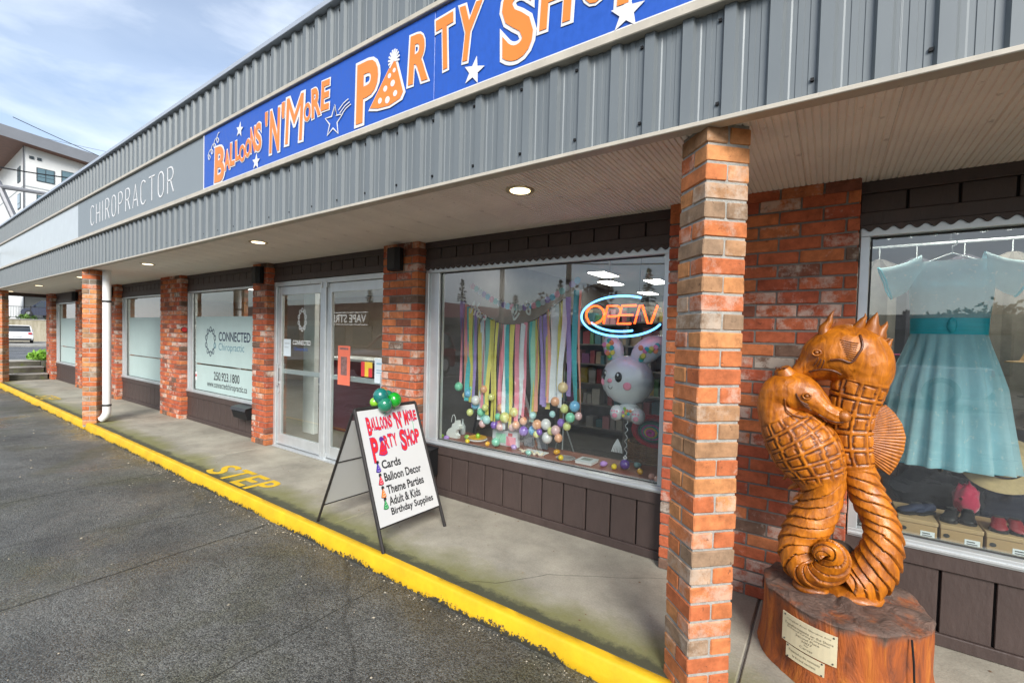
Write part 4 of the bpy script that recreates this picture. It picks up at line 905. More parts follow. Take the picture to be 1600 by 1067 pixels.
# white script letters strung along the garland
hp = thing('script_lettering', 'white cut-out script letters reading Hap along the streamer string', 'lettering', (-2.6, .38, 1.8))
LW = mat('white_card', (.82, .82, .80), .5, var=0, emit=(1, 1, 1), es=0)
HF = lambda u, v, h: (u, .330 - h, v)
def script(pts, x, z, s, rot):
    cr, sr = math.cos(rot), math.sin(rot); out = []
    P_ = [Vector((a, b_, 0)) for a, b_ in pts]
    for i in range(len(P_) - 1):       # catmull-rom
        p0, p1, p2, p3 = P_[max(i - 1, 0)], P_[i], P_[i + 1], P_[min(i + 2, len(P_) - 1)]
        for k in range(5):
            t = k / 5; q = .5 * ((2 * p1) + (p2 - p0) * t + (2 * p0 - 5 * p1 + 4 * p2 - p3) * t * t + (3 * p1 - p0 - 3 * p2 + p3) * t ** 3); out.append((q.x, q.y))
    out.append(pts[-1])
    return [(x + (u * cr - v * sr) * s, z + (u * sr + v * cr) * s) for u, v in out]
hm = [([(.1, 1), (.05, .5), (0, 0)], -2.955, 1.80, .13, -.35), ([(.55, 1.05), (.45, .5), (.4, 0)], -2.955, 1.80, .13, -.35), ([(-.1, .5), (.3, .55), (.8, .5)], -2.955, 1.80, .13, -.35),
      ([(.4, .4), (.15, .5), (0, .2), (.2, 0), (.4, .3), (.42, .05), (.55, .05)], -2.875, 1.775, .11, -.4), ([(.1, .45), (.08, 0), (.02, -.45), (.1, .3), (.35, .45), (.45, .2), (.2, .05)], -2.81, 1.745, .11, -.45),
      ([(.2, .9), (0, .6), (.1, .3), (.3, .5), (.25, .9), (.1, .6), (.15, 0), (.5, .4)], -2.44, 1.735, .16, 0), ([(.3, 1), (.1, .8), (.3, .6), (.45, .8), (.3, .6), (.1, .35), (.25, .1), (.4, .35), (.2, .62)], -2.28, 1.76, .14, .3)]
for q in hm: ribbon(script(*q), .016, 0, .003, HF).build('letter', LW, hp)
# neon OPEN sign
NR = mat('neon_orange_tube', (1, .3, .05), .4, var=0, emit=(1, .065, .008), es=1.7); NB = mat('neon_blue_tube', (.3, .6, 1), .4, var=0, emit=(.10, .42, 1), es=1.5)
ns = thing('neon_sign', 'lit neon OPEN sign with orange letters inside a blue oval', 'neon sign', (-1.35, .22, 1.6))
def neon(pts, m, y=.22, r=.0078): 
    return MB().tube([(u, y, v) for u, v in pts], r, 8).build('neon_tube', m, ns, smooth=True)
neon(arc(-1.335, 1.757, .335, .157, 62, 338, 48), NB); neon(arc(-1.335, 1.757, .27, .118, 205, 292, 20), NB)
neon([(-1.56, 1.70), (-1.60, 1.705)] + arc(-1.55, 1.772, .078, .068, 215, -70, 22) + [(-1.545, 1.698)], NR)
neon([(-1.475, 1.698), (-1.445, 1.838), (-1.375, 1.838)] + arc(-1.375, 1.797, .04, .041, 90, -90, 8) + [(-1.44, 1.756)], NR)
neon([(-1.21, 1.838), (-1.325, 1.838), (-1.337, 1.79)], NR); neon([(-1.235, 1.765), (-1.345, 1.765), (-1.36, 1.70), (-1.25, 1.70)], NR)
neon([(-1.222, 1.698), (-1.185, 1.838), (-1.165, 1.838), (-1.12, 1.703), (-1.095, 1.703), (-1.05, 1.835)], NR)
for x, z in ((-1.5, 1.62), (-1.15, 1.62), (-1.5, 1.90), (-1.2, 1.90)): MB().tube([(x, .235, z), (x, .235, z + .03)], .003, 6).build('standoff', BLACK, ns)
MB().tube([(-1.45, .245, 1.91), (-1.45, .26, 2.2)], .002, 5).build('hanging_cord', BLACK, ns); MB().tube([(-1.2, .245, 1.905), (-1.2, .26, 2.2)], .002, 5).build('hanging_cord', BLACK, ns)
# bunny foil balloon
FOIL = mat('silver_white_foil', (.66, .69, .72), .36, .15, var=.05, vs=8, bump=.15, bs=25)
bb = thing('bunny_balloon', 'silver white bunny foil balloon with spotted ears and pink cheeks', 'foil balloon', (-1.36, .5, .95))
BC = Vector((-1.37, .5, 1.24))
def pillow(cx, cz, rx, rz, ry, wr=.0, n=40, m=12, rot=0, tip=0, y=.5):
    mb = MB(); rr = []; M = Matrix.Rotation(rot, 3, 'Y')
    for i in range(m + 1):
        t = math.pi * min(max(i / m, .015), .985); ring = []
        for k in range(n):
            a = 2 * math.pi * k / n; e = math.sin(t); w = 1 + wr * math.sin(k * 2 * math.pi / n * 18) * max(0, e - .75) * 4
            px_, pz_ = rx * e * math.cos(a) * w, rz * e * math.sin(a) * w
            if tip and pz_ > 0: px_ *= 1 - tip * (pz_ / rz) ** 2
            v = M @ Vector((px_, 0, pz_)); ring.append((cx + v.x, y - ry * math.cos(t), cz + v.z))
        rr.append(ring)
    return mb.rings(rr)
pillow(-1.37, 1.24, .225, .205, .12, .02).build('head', FOIL, bb, smooth=True, sharp=180)
DOTS = [mat('foil_dot_' + k, v, .35, .1, var=0) for k, v in (('teal', (.02, .38, .36)), ('green', (.22, .42, .06)), ('yellow', (.65, .60, .08)), ('orange', (.75, .25, .08)), ('pink', (.7, .22, .36)))]
for cx, cz, rx, rz, rot, s in ((-1.50, 1.50, .085, .125, -.45, -1), (-1.20, 1.50, .10, .165, .95, 1)):
    e = pillow(cx, cz, rx, rz, .05, .02, rot=rot, tip=.25).build('ear', FOIL, bb, smooth=True, sharp=180)
    M = Matrix.Rotation(rot, 3, 'Y')
    for k in range(11):
        u, v = rnd.uniform(-.5, .5) * rx, (-.62 + 1.3 * k / 10) * rz * .8
        if s < 0: u -= .2 * rx
        p_ = M @ Vector((u, 0, v)); d = math.sqrt(max(.05, 1 - (u / rx) ** 2 - (v / rz) ** 2)); yy = .5 - .05 * d - .004
        MB().ball((cx + p_.x, yy, cz + p_.z), .022, 10, 6, sy=.14).build('spot', DOTS[k % 5], e, smooth=True, sharp=180)
EYE = mat('foil_eye', (.02, .02, .022), .2, var=0); CHK = mat('foil_cheek', (.75, .28, .38), .35, var=0)
def face(u, v, ru, rv, m, nm, up_=.0):
    d = math.sqrt(max(.02, 1 - (u / .225) ** 2 - (v / .205) ** 2))
    return MB().ball((-1.37 + u, .5 - .12 * d - .003 - up_, 1.24 + v), 1, 14, 8, sx=ru, sy=.006, sz=rv).build(nm, m, bb, smooth=True, sharp=180)
face(-.170, .04, .022, .042, EYE, 'eye'); face(-.03, .03, .031, .042, EYE, 'eye'); face(-.158, .055, .008, .012, SIGNW, 'eye_glint', .005); face(-.035, .047, .009, .012, SIGNW, 'eye_glint', .005)
face(-.185, -.02, .018, .03, CHK, 'cheek'); face(.045, -.04, .036, .032, CHK, 'cheek'); face(-.11, -.005, .022, .018, CHK, 'nose')
mth = arc(-.105, -.05, .02, .022, 180, 360, 10); MB().tube([(-1.37 + u, .5 - .12 * math.sqrt(1 - (u / .225) ** 2 - (v / .205) ** 2) - .004, 1.24 + v) for u, v in mth], .0022, 6).build('mouth', EYE, bb)
pillow(-1.345, .985, .095, .075, .07, .02).build('body', FOIL, bb, smooth=True, sharp=180)
for cx, cz in ((-1.435, .965), (-1.255, .955)):
    f_ = pillow(cx, cz, .058, .066, .06, .03, y=.46).build('foot', FOIL, bb, smooth=True, sharp=180); MB().ball((cx + .004, .40, cz - .014), 1, 12, 6, sx=.024, sy=.005, sz=.02).build('paw_pad', CHK, f_)
    for k in (-1, 0, 1): MB().ball((cx + k * .022, .404, cz + .022), 1, 8, 5, sx=.009, sy=.004, sz=.009).build('paw_pad', CHK, f_)
for k in range(9): MB().ball((-1.345 + .05 * math.cos(k * 2.4) * (k / 9), .43 - .002 * k % 3, .985 + .045 * math.sin(k * 2.4) * (k / 9)), 1, 8, 5, sx=.013, sy=.005, sz=.013).build('spot', DOTS[k % 5], bb)
MB().tube([(-1.352 + .012 * math.sin(i * 1.3), .47 + .008 * math.cos(i * 1.3), .91 - .32 * i / 24) for i in range(25)], .0025, 5).build('ribbon', DECW, bb)
pw_ = thing('balloon_weight', 'purple round balloon weight under the bunny balloon', 'weight', (-1.355, .47, .5))
MB().ball((-1.355, .47, .542), .042, 18, 12).build('weight', latex('purple_weight', (.12, .05, .32)), pw_, smooth=True, sharp=180); MB().tube([(-1.355, .47, .575), (-1.37, .47, .60), (-1.355, .47, .615), (-1.34, .47, .60), (-1.355, .47, .578)], .005, 6).build('loop', DECW, pw_)
# eggs on the ledge
EG = {'lime': (.32, .60, .05), 'purple': (.42, .24, .62), 'yellow': (.80, .58, .02), 'green': (.30, .52, .10), 'orange': (.85, .42, .02), 'teal': (.30, .60, .52), 'sage': (.28, .46, .42), 'peach': (.85, .40, .28), 'lilac': (.48, .26, .66)}
EGGS = [(-3.29, .30, 'lime', 'lime green egg in the left corner of the display ledge'), (-3.19, .28, 'purple', 'purple egg in front of the white paper bunny'), (-3.05, .44, 'green', 'green egg beside the white paper bunny'), (-2.935, .31, 'yellow', 'yellow egg before the round plates'), (-2.71, .35, 'orange', 'orange egg left of the boxed balloons'), (-2.44, .41, 'purple', 'purple egg right of the mint green ball'), (-2.215, .32, 'teal', 'pale teal egg before the white garland pack'), (-2.03, .52, 'orange', 'orange egg under the tripod legs'), (-1.905, .37, 'yellow', 'yellow egg on the clear round lid'), (-1.525, .43, 'lilac', 'lilac egg right of the white book'), (-1.425, .41, 'yellow', 'yellow egg between the book and the purple weight'), (-1.285, .58, 'sage', 'sage green egg right of the purple weight'), (-1.205, .41, 'orange', 'orange egg to the right of the purple weight'), (-1.085, .34, 'peach', 'left one of the two peach eggs in the right corner'), (-1.03, .29, 'peach', 'right one of the two peach eggs in the right corner')]
for x, y, c, lab in EGGS:
    a = rnd.uniform(0, 3.14); M = Matrix.Rotation(a, 3, 'Z') @ Matrix.Rotation(R(82), 3, 'Y')
    mb = MB(); rr = []
    for i in range(10):
        t = math.pi * min(max(i / 9, .02), .98); r = .0245 * math.sin(t) * (1 + .12 * math.cos(t))
        rr.append([M @ Vector((r * math.cos(2 * math.pi * k / 14), r * math.sin(2 * math.pi * k / 14), -.033 * math.cos(t))) + Vector((x, y, .5255)) for k in range(14)])
    o = mb.rings(rr).build('easter_egg', latex('egg_' + c, EG[c]), None, smooth=True, sharp=180); tag(o, lab, 'egg', 'eggs on the display ledge')
t = thing('paper_bunny', 'white cut-out bunny bag with wire handle on the ledge', 'bunny bag', (-3.22, .42, .5))
bp_ = [(-.08, 0), (.07, 0), (.075, .03), (.045, .05), (.06, .09), (.10, .105), (.10, .135), (.075, .15), (.07, .19), (.035, .185), (.03, .155), (-.0, .15), (-.01, .11), (-.055, .085), (-.082, .045)]
MB().prism([(u, v) for u, v in bp_], .395, .445, lambda u, v, h: (-3.22 + u, h, .501 + v)).build('body', mat('white_card_bag', (.74, .75, .74), .7, var=.05), t); MB().tube([(-3.225 + .03 * math.cos(R(a)), .42, .66 + .08 * math.sin(R(a))) for a in range(0, 181, 15)], .003, 6).build('handle', DECW, t)
t = thing('plate_stack', 'stack of white and yellow round plates on the ledge', 'plates', (-2.93, .46, .5))
MB().lathe([(.02, 0), (.085, .002), (.105, .02), (.10, .026), (.08, .022)], 28, (-2.93, .46, .501)).build('plate', WHITE, t, smooth=True); MB().lathe([(.02, .024), (.08, .026), (.098, .038), (.092, .043), (.06, .034), (.0, .034)], 28, (-2.93, .46, .501)).build('plate', mat('yellow_plate', (.75, .42, .04), .4), t, smooth=True); MB().ball((-2.915, .45, .556), .024, 14, 9, sz=1.2).build('green_egg_cup', latex('egg_lime', EG['lime']), t, smooth=True)
t = thing('balloon_box', 'white boxed balloon kit standing on the ledge', 'box', (-2.6, .5, .5))
MB().cbox(-2.745, -2.44, .47, .515, .501, .645, .003).build('carton', mat('kit_box', (.66, .68, .72), .5), t); 
for u0, u1, v0, v1, m in ((-2.70, -2.58, .53, .62, SM['mint']), (-2.57, -2.46, .51, .60, SM['pink']), (-2.55, -2.50, .605, .635, REDV)): MB().box(u0, u1, .466, .4695, v0, v1).build('print', m, t)
o = MB().ball((-2.635, .385, .5465), .045, 18, 12).build('mint_ball', latex('mint_ball', (.25, .62, .45)), None, smooth=True, sharp=180); tag(o, 'mint green ball leaning before the boxed balloon kit', 'ball')
t = thing('garland_pack', 'white packaged paper garland lying on the ledge', 'package', (-2.22, .44, .5))
MB().cbox(-2.33, -2.10, .40, .50, .501, .512, .003).build('card', WHITE, t); MB().tube([(-2.35 + .25 * i / 30, .38 + .02 * math.sin(i * .9), .515 + .012 * math.cos(i * 1.7)) for i in range(31)], .008, 6).build('paper_chain', mat('cream_paper', (.70, .62, .45), .7), t)
for x, lab in ((-2.40, 'left one of two clear bags of grey confetti'), (-2.24, 'right one of two clear bags of grey confetti')):
    o = MB().cbox(x - .055, x + .055, .60, .63, .501, .66, .006).build('confetti_bag', mat('confetti_bag', (.34, .37, .40), .3, var=.5, vs=70), None); tag(o, lab, 'bag', 'confetti bags on the ledge')
t = thing('book', 'white paperback book lying flat on the ledge', 'book', (-1.69, .44, .5))
MB().box(-1.765, -1.615, .375, .52, .502, .523).build('pages', WHITE, t); MB().box(-1.77, -1.61, .37, .525, .5235, .527).build('cover', mat('book_cover', (.62, .68, .70), .4), t); MB().box(-1.74, -1.65, .42, .50, .5275, .528).build('print', mat('book_print', (.22, .26, .22), .5, var=.4, vs=40), t)
o = MB().lathe([(.0, 0), (.085, 0), (.09, .008), (.08, .010), (.0, .006)], 28, (-1.90, .45, .501)).build('clear_lid', mat('clear_plastic', (.55, .56, .55), .15, alpha=.5), None, smooth=True); tag(o, 'clear round plastic lid on the ledge', 'lid')
t = thing('wicker_basket', 'woven wicker basket behind the bunny balloon feet', 'basket', (-1.25, .85, .5))
WICK = mat('wicker', (.24, .13, .055), .8, var=.3, vs=30)
for k in range(9): MB().tube([(-1.22 + .25 * math.cos(2 * math.pi * i / 48), .86 + .13 * math.sin(2 * math.pi * i / 48) + .004 * (1 if (i + k) % 2 else -1), .51 + k * .018) for i in range(49)], .0095, 6).build('weave', WICK, t)
MB().lathe([(.0, 0), (.24, 0)], 24, (-1.22, .86, .503), 1, .5).build('bottom', WICK, t)
t = thing('wool_wreath', 'coiled multicoloured wool hat leaning on the wicker basket', 'wool hat', (-1.2, .72, .68))
for k, (r, m) in enumerate(((.17, (.45, .02, .03)), (.15, (.48, .02, .03)), (.128, (.30, .02, .04)), (.107, (.02, .07, .06)), (.088, (.03, .18, .14)), (.07, (.45, .06, .25)), (.054, (.05, .30, .25)), (.04, (.65, .40, .04)), (.026, (.55, .05, .28)))):
    MB().tube([(-1.20 + r * math.cos(2 * math.pi * i / 32) * 1.1, .72 - .012 * k, .80 + r * .78 * math.sin(2 * math.pi * i / 32)) for i in range(33)], .013, 7).build('wool_coil', mat('wool_%d' % k, m, .95, var=.35, vs=60, bump=.6, bs=120), t, smooth=True)
t = thing('tripod', 'thin silver tripod behind the balloons', 'tripod', (-2.34, 1.2, 0))
for dx, dy in ((-.18, 0), (.08, -.15), (.22, .1)): MB().tube([(-2.34, 1.2, .70), (-2.34 + dx, 1.2 + dy, .01)], .008, 6).build('leg', ALU, t)
MB().tube([(-2.34, 1.2, .66), (-2.34, 1.2, 1.6)], .01, 8).build('pole', ALU, t)
t = thing('easel', 'black folding easel behind the streamers', 'easel', (-3.05, .9, 0))
for a, b_ in (((-3.10, .9, 1.5), (-3.42, .85, .01)), ((-3.10, .9, 1.5), (-2.70, .85, .01)), ((-3.1, .92, 1.5), (-3.06, 1.3, .01))): MB().tube([a, b_], .014, 6).build('leg', BLACK, t)
MB().box(-3.3, -2.84, .86, .885, .62, .65).build('ledge', BLACK, t)
t = thing('tassel', 'small white paper tassel hanging by the basket', 'tassel', (-1.5, .62, .6))
for k in range(7): MB().tube([(-1.50, .66, .70), (-1.53 + .011 * k, .65, .64), (-1.545 + .016 * k, .64, .585)], .005, 5).build('strand', DECW, t)
t = thing('lantern_stand', 'small pale bottle on the left of the ledge', 'bottle', (-3.24, .55, .5))
MB().lathe([(.03, 0), (.034, .01), (.034, .09), (.02, .11), (.01, .13), (.01, .16), (.016, .165)], 16, (-3.255, .60, .501)).build('bottle', mat('pale_glass', (.5, .55, .56), .2), t, smooth=True)
# ------------------------------------------------------------------ dress shop window
RS = thing('display_ledge', 'dark display ledge inside the dress shop window', 'ledge', (1.3, .5, .3))
MB().box(.14, 2.58, .205, .95, .455, .48).build('top', mat('dark_board', (.07, .055, .05), .7), RS); MB().box(.15, 2.57, .90, .94, .005, .455).build('apron', BROWN, RS)
ORG = mat('turquoise_organza', (.46, .72, .78), .65, var=.14, vs=9, sheen=.3, stretch=(1, 1, .5), dirt=((.80, .88, .84), 44, .60, .65), alpha=.62); ORG2 = mat('sheer_organza', (.48, .72, .78), .7, var=.08, vs=9, alpha=.74, dirt=((.80, .88, .84), 44, .60, .65)); SASH = mat('turquoise_satin', (.03, .55, .68), .35, var=.1, vs=16, stretch=(.4, 1, 5)); UND = mat('turquoise_lining', (.08, .60, .74), .6, var=.05)
dr = thing('party_dress', 'turquoise vintage dress with sheer floral overskirt hanging in the window', 'dress', (.575, .5, .85))
DXc = .573
def loft(secs, n=96, pleat=0, np_=22, y0=.5):
    rings = []
    for z, w, d, pf in secs:
        rings.append([(DXc + w * math.cos(2 * math.pi * k / n) * (1 + pf * math.sin(np_ * 2 * math.pi * k / n + 1.1 * math.sin(3 * 2 * math.pi * k / n))), y0 + d * math.sin(2 * math.pi * k / n) * (1 + 1.6 * pf * math.sin(np_ * 2 * math.pi * k / n + 1.1 * math.sin(3 * 2 * math.pi * k / n))), z) for k in range(n)])
    return MB().rings(rings, cap=False)
loft([(1.66, .168, .09, 0), (1.60, .178, .10, .04), (1.5, .205, .115, .07), (1.35, .245, .13, .085), (1.15, .268, .145, .11), (1.0, .288, .155, .12), (.895, .302, .16, .13), (.889, .303, .16, .13)], np_=17).build('overskirt', ORG, dr, smooth=True, sharp=180)
loft([(1.66, .160, .08, 0), (1.4, .19, .09, .04), (1.1, .245, .11, .05), (.882, .275, .12, .06)], np_=17).build('underskirt', UND, dr, smooth=True, sharp=180)
loft([(1.655, .170, .092, .004), (1.68, .171, .094, .006), (1.71, .171, .095, .005), (1.74, .172, .095, .006), (1.752, .170, .093, 0)], np_=9).build('sash', SASH, dr, smooth=True, sharp=180)
MB().ball((DXc + .0, .402, 1.705), 1, 12, 8, sx=.022, sy=.014, sz=.045).build('sash_knot', SASH, dr, smooth=True, sharp=180)
loft([(1.748, .170, .092, 0), (1.80, .172, .100, .008), (1.87, .176, .108, .010), (1.93, .172, .100, .010), (1.95, .168, .095, .0)], np_=14).build('lining', UND, dr, smooth=True, sharp=180)
loft([(1.748, .172, .096, 0), (1.80, .176, .104, .006), (1.88, .182, .112, .006), (1.96, .186, .105, .004), (2.02, .185, .085, 0), (2.06, .178, .06, 0), (2.085, .155, .045, 0)], np_=14).build('bodice', ORG2, dr, smooth=True, sharp=180)
for s in (-1, 1):
    rr = []
    for i in range(9):
        f = i / 8; cx = DXc + s * (.135 + .165 * f); cz = 2.055 - .075 * f - .02 * math.sin(f * 3); hh = .075 + .012 * f
        ax = Vector((s * .48, 0, -.88)).normalized() if False else None
        ring = []
        for k in range(20):
            a = 2 * math.pi * k / 20
            ring.append((cx - s * math.sin(a) * -.035 * f, .5 + .06 * math.cos(a), cz + hh * math.sin(a) - (.04 * f if math.sin(a) < 0 else 0) * .5))
        rr.append(ring)
    MB().rings(rr, cap=False).build('sleeve', ORG2, dr, smooth=True, sharp=180)
    MB().tube([rr[-1][k] for k in list(range(20)) + [0]], .006, 6).build('cuff', UND, dr)
t = thing('clothes_hanger', 'wire hanger holding the turquoise dress', 'hanger', (.573, .5, 2.1))
MB().tube([(.40, .5, 2.055), (.573, .5, 2.13), (.746, .5, 2.055)], .004, 6).build('shoulder_wire', ALU, t); MB().tube([(.573, .5, 2.13), (.573, .5, 2.17)] + [(.573 + .02 * math.sin(R(a)), .5, 2.19 - .02 * math.cos(R(a))) for a in range(0, 240, 30)] + [(.573, .5, 2.34)], .003, 6).build('hook', ALU, t)
KRAFT = mat('kraft_card', (.42, .27, .13), .75, var=.06); KRL = mat('kraft_lid', (.45, .30, .15), .75, var=.06)
for i, (x, lab) in enumerate(((.365, 'kraft shoe box left of three, under the navy shoes'), (.545, 'middle kraft shoe box of three, under the black shoes'), (.725, 'kraft shoe box right of three, under the red shoes'))):
    t = thing('shoe_box', lab, 'shoe box', (x + .085, .4, .48), 'shoe boxes in the dress shop window')
    MB().cbox(x + .003, x + .170, .263, .567, .481, .577, .003).build('carton', KRAFT, t)
    MB().cbox(x, x + .173, .26, .57, .560, .602, .003).build('lid', KRL, t) if False else MB().cbox(x, x + .173, .259, .571, .578, .602, .003).build('lid', KRL, t)
    MB().prism([(x + .1 + .0, .50), (x + .16, .50), (x + .16, .545), (x + .1, .545)], .2615, .2625, lambda u, v, h: (u, h, v)).build('sticker', DECW, t)
    for q in range(3): MB().prism([(x + .108, .507 + q * .012), (x + .14 + .01 * (q % 2), .507 + q * .012), (x + .14 + .01 * (q % 2), .512 + q * .012), (x + .108, .512 + q * .012)], .2605, .2612, lambda u, v, h: (u, h, v)).build('print', DARKV, t)
    MB().prism([(x + .028 + .013 * math.cos(R(a)), .543 + .011 * math.sin(R(a))) for a in range(0, 360, 30)], .260, .2626, lambda u, v, h: (u, h, v)).build('finger_hole', ALU_D, t)
def shoe(x, y, rot, m, lab, L=.13):
    t = thing('shoe', lab, 'shoe', (x, y, .604), 'shoes on the boxes')
    M = Matrix.Rotation(rot, 3, 'Z'); secs = []
    for f, w, h in ((0, .022, .05), (.08, .029, .062), (.25, .030, .064), (.4, .028, .055), (.55, .031, .043), (.75, .036, .034), (.9, .030, .028), (1, .012, .018)):
        secs.append([M @ Vector((L * (f - .5), w * math.cos(2 * math.pi * k / 14), .012 + max(0, (h - .012) * (.5 + .5 * math.sin(2 * math.pi * k / 14))))) + Vector((x, y, .604)) for k in range(14)])
    MB().rings(secs).build('upper', m, t, smooth=True, sharp=60)
    sole = [[M @ Vector((L * (f - .5) * 1.03, w * s_ * 1.05, zz)) + Vector((x, y, .604)) for s_, zz in ((-1, 0), (1, 0), (1, .013), (-1, .013))] for f, w in ((0, .02), (.1, .029), (.4, .027), (.75, .037), (.92, .03), (1, .012))]
    MB().rings(sole).build('sole', BLACK, t)
    MB().ball(M @ Vector((-L * .25, 0, .0)) + Vector((x, y, .667)), 1, 10, 6, sx=.026, sy=.018, sz=.004).build('opening', ALU_D, t)
NAVYS = mat('navy_suede', (.012, .02, .05), .8); BLKS = mat('black_leather', (.012, .012, .013), .35); REDS = mat('red_leather', (.22, .012, .02), .4)
for x, y, r_, m, lab in ((.43, .36, -2.6, NAVYS, 'left navy shoe of the pair on the first box'), (.49, .40, -2.4, NAVYS, 'right navy shoe of the pair on the first box'), (.60, .36, -1.9, BLKS, 'left black shoe of the pair on the middle box'), (.675, .38, -1.75, BLKS, 'right black shoe of the pair on the middle box'), (.79, .35, -1.75, REDS, 'left red shoe of the pair on the last box'), (.86, .36, -1.6, REDS, 'right red shoe of the pair on the last box')): shoe(x, y, r_, m, lab)
def drape(name, x, y, z, w, h, d, m, lab, cat, seed):
    mb = MB(); rr = []
    for i in range(15):
        t_ = math.pi * min(max(i / 14, .03), .97)
        rr.append([(x + w * math.sin(t_) * math.cos(2 * math.pi * k / 26) * (1 + .25 * mnoise.noise(Vector((k * .5, i * .45, seed)))), y + d * math.sin(t_) * math.sin(2 * math.pi * k / 26), z + max(0, h * .5 - h * .5 * math.cos(t_) + .3 * h * mnoise.noise(Vector((k * .35, i * .5, seed + 9))))) for k in range(26)])
    o = mb.rings(rr).build(name, m, None, smooth=True, sharp=180); tag(o, lab, cat)
drape('glove', .70, .56, .604, .06, .17, .05, mat('crimson_velvet', (.45, .012, .06), .8, sheen=.5), 'crimson scrunched velvet glove between black and red shoes', 'glove', 3)
drape('folded_coat', .62, .76, .48, .24, .30, .12, mat('charcoal_wool', (.018, .02, .026), .95, var=.2, vs=30), 'charcoal folded coat behind the shoe boxes', 'coat', 5)
drape('folded_coat', .95, .74, .48, .20, .24, .12, mat('navy_wool', (.014, .017, .032), .95, var=.2, vs=30), 'dark navy folded coat behind the straw hat', 'coat', 8)
t = thing('straw_hat', 'wide brimmed straw hat below the dress hem', 'hat', (.86, .60, .72))
mb = MB(); Mh = Matrix.Rotation(R(62), 3, 'X'); prof = [(.19, -.006), (.19, .0), (.15, .008), (.10, .004), (.088, .03), (.08, .075), (.05, .09), (.005, .092)]
mb.rings([[Mh @ Vector((r * math.cos(2 * math.pi * k / 36), r * math.sin(2 * math.pi * k / 36) * .9, z)) + Vector((.845, .60, .915)) for k in range(36)] for r, z in prof]); mb.build('brim_and_crown', mat('straw', (.55, .40, .20), .8, var=.12, vs=40), t, smooth=True)
MB().tube([Mh @ Vector((.091 * math.cos(2 * math.pi * k / 36), .082 * math.sin(2 * math.pi * k / 36), .016)) + Vector((.845, .60, .915)) for k in range(37)], .008, 6).build('band', BLACK, t)
t = thing('wood_screen', 'brown wooden screen behind the seahorse tail in the window', 'screen', (.45, .8, .48))
for k in range(4): MB().cbox(.20 + k * .108, .304 + k * .108, .84, .86, .482, 1.05, .003).build('plank', mat('brown_plank', (.13, .07, .045), .6, var=.25, vs=4, stretch=(6, 6, .6)), t)
MB().box(.632, .65, .83, .865, .482, 1.07).build('frame', mat('pale_wood', (.35, .2, .1), .6), t)
# string of clear bulbs along the top of the window
sl = thing('bulb_string', 'string of clear glass bulbs along the top of the dress window', 'string lights', (.9, .3, 2.2))
BULB = mat('clear_bulb', (.55, .58, .58), .08, var=0, alpha=.55, spec=.9); MB().tube([(.14 + 1.2 * i / 60, .30, 2.262 + .006 * math.sin(i * .8)) for i in range(61)], .004, 6).build('cable', ALU_D, sl)
for i in range(12):
    x = .172 + i * .0975; b2 = MB().lathe([(.004, -.062), (.018, -.055), (.024, -.040), (.020, -.022), (.011, -.008)], 14, (x, .30, 2.262)).build('bulb', BULB, sl, smooth=True); MB().lathe([(.011, -.010), (.012, .010), (.006, .014)], 10, (x, .30, 2.262)).build('socket', ALU, b2)
for i, (x, c, lab) in enumerate(((.30, (.12, .11, .10), 'grey jacket hanging deep in the dress shop, leftmost'), (.52, (.04, .04, .05), 'black coat hanging behind the dress neckline'), (.78, (.035, .03, .04), 'dark coat hanging right of the dress'), (1.02, (.14, .125, .105), 'taupe coat hanging at the right of the window'))):
    t = thing('hanging_coat', lab, 'coat', (x, 1.4, 1.2), 'coats hanging inside the dress shop'); rr = []
    for z, w, d in ((2.25, .03, .03), (2.20, .12, .06), (2.14, .19, .08), (1.9, .18, .09), (1.5, .19, .10), (1.1, .22, .12), (1.08, .2, .1)):
        rr.append([(x + w * math.cos(2 * math.pi * k / 40) * (1 + .06 * math.sin(7 * 2 * math.pi * k / 40)), 1.4 + d * math.sin(2 * math.pi * k / 40) * (1 + .15 * math.sin(9 * 2 * math.pi * k / 40)), z) for k in range(40)])
    MB().rings(rr).build('cloth', mat('coat_%d' % i, c, .9, var=.2, vs=14), t, smooth=True); MB().tube([(x, 1.4, 2.24), (x, 1.4, 2.34)], .004, 6).build('hook', ALU, t)
t = thing('clothes_rail', 'metal clothes rail inside the dress shop', 'rail', (.7, 1.4, 2.3)); MB().tube([(-.27, 1.4, 2.345), (3.2, 1.4, 2.345)], .012, 8).build('bar', ALU, t); MB().tube([(.573, .5, 2.34), (.573, .5, 2.60)], .004, 6).build('drop_wire', ALU, t)
for i, (x, y, z, c, lab) in enumerate(((1.02, .72, 1.50, (.30, .19, .09), 'brown felt hat at the right edge of the dress window'), (1.08, .72, 1.30, (.07, .06, .05), 'black hat below the brown hat'), (1.0, .72, 1.12, (.10, .07, .05), 'dark brown cap low at the right of the dress'), (.24, .75, 1.52, (.30, .03, .09), 'dark pink hat behind the seahorse head'), (.26, .75, 1.36, (.04, .06, .04), 'dark green hat left of the dress skirt'))):
    t = thing('felt_hat', lab, 'hat', (x, y, z), 'hats on stands in the dress shop'); fm = mat('felt_%d' % i, c, .9, var=.2, vs=20)
    MB().lathe([(.16, 0), (.16, .006), (.10, .012), (.085, .05), (.07, .10), (.02, .115)], 28, (x, y, z), 1, .8).build('crown', fm, t, smooth=True); MB().lathe([(.088, .014), (.090, .034)], 28, (x, y, z), 1, .8).build('band', BLACK, t)
    MB().tube([(x, y, z + .05), (x, y, .481)], .008, 6).build('stand', BLACK, t)
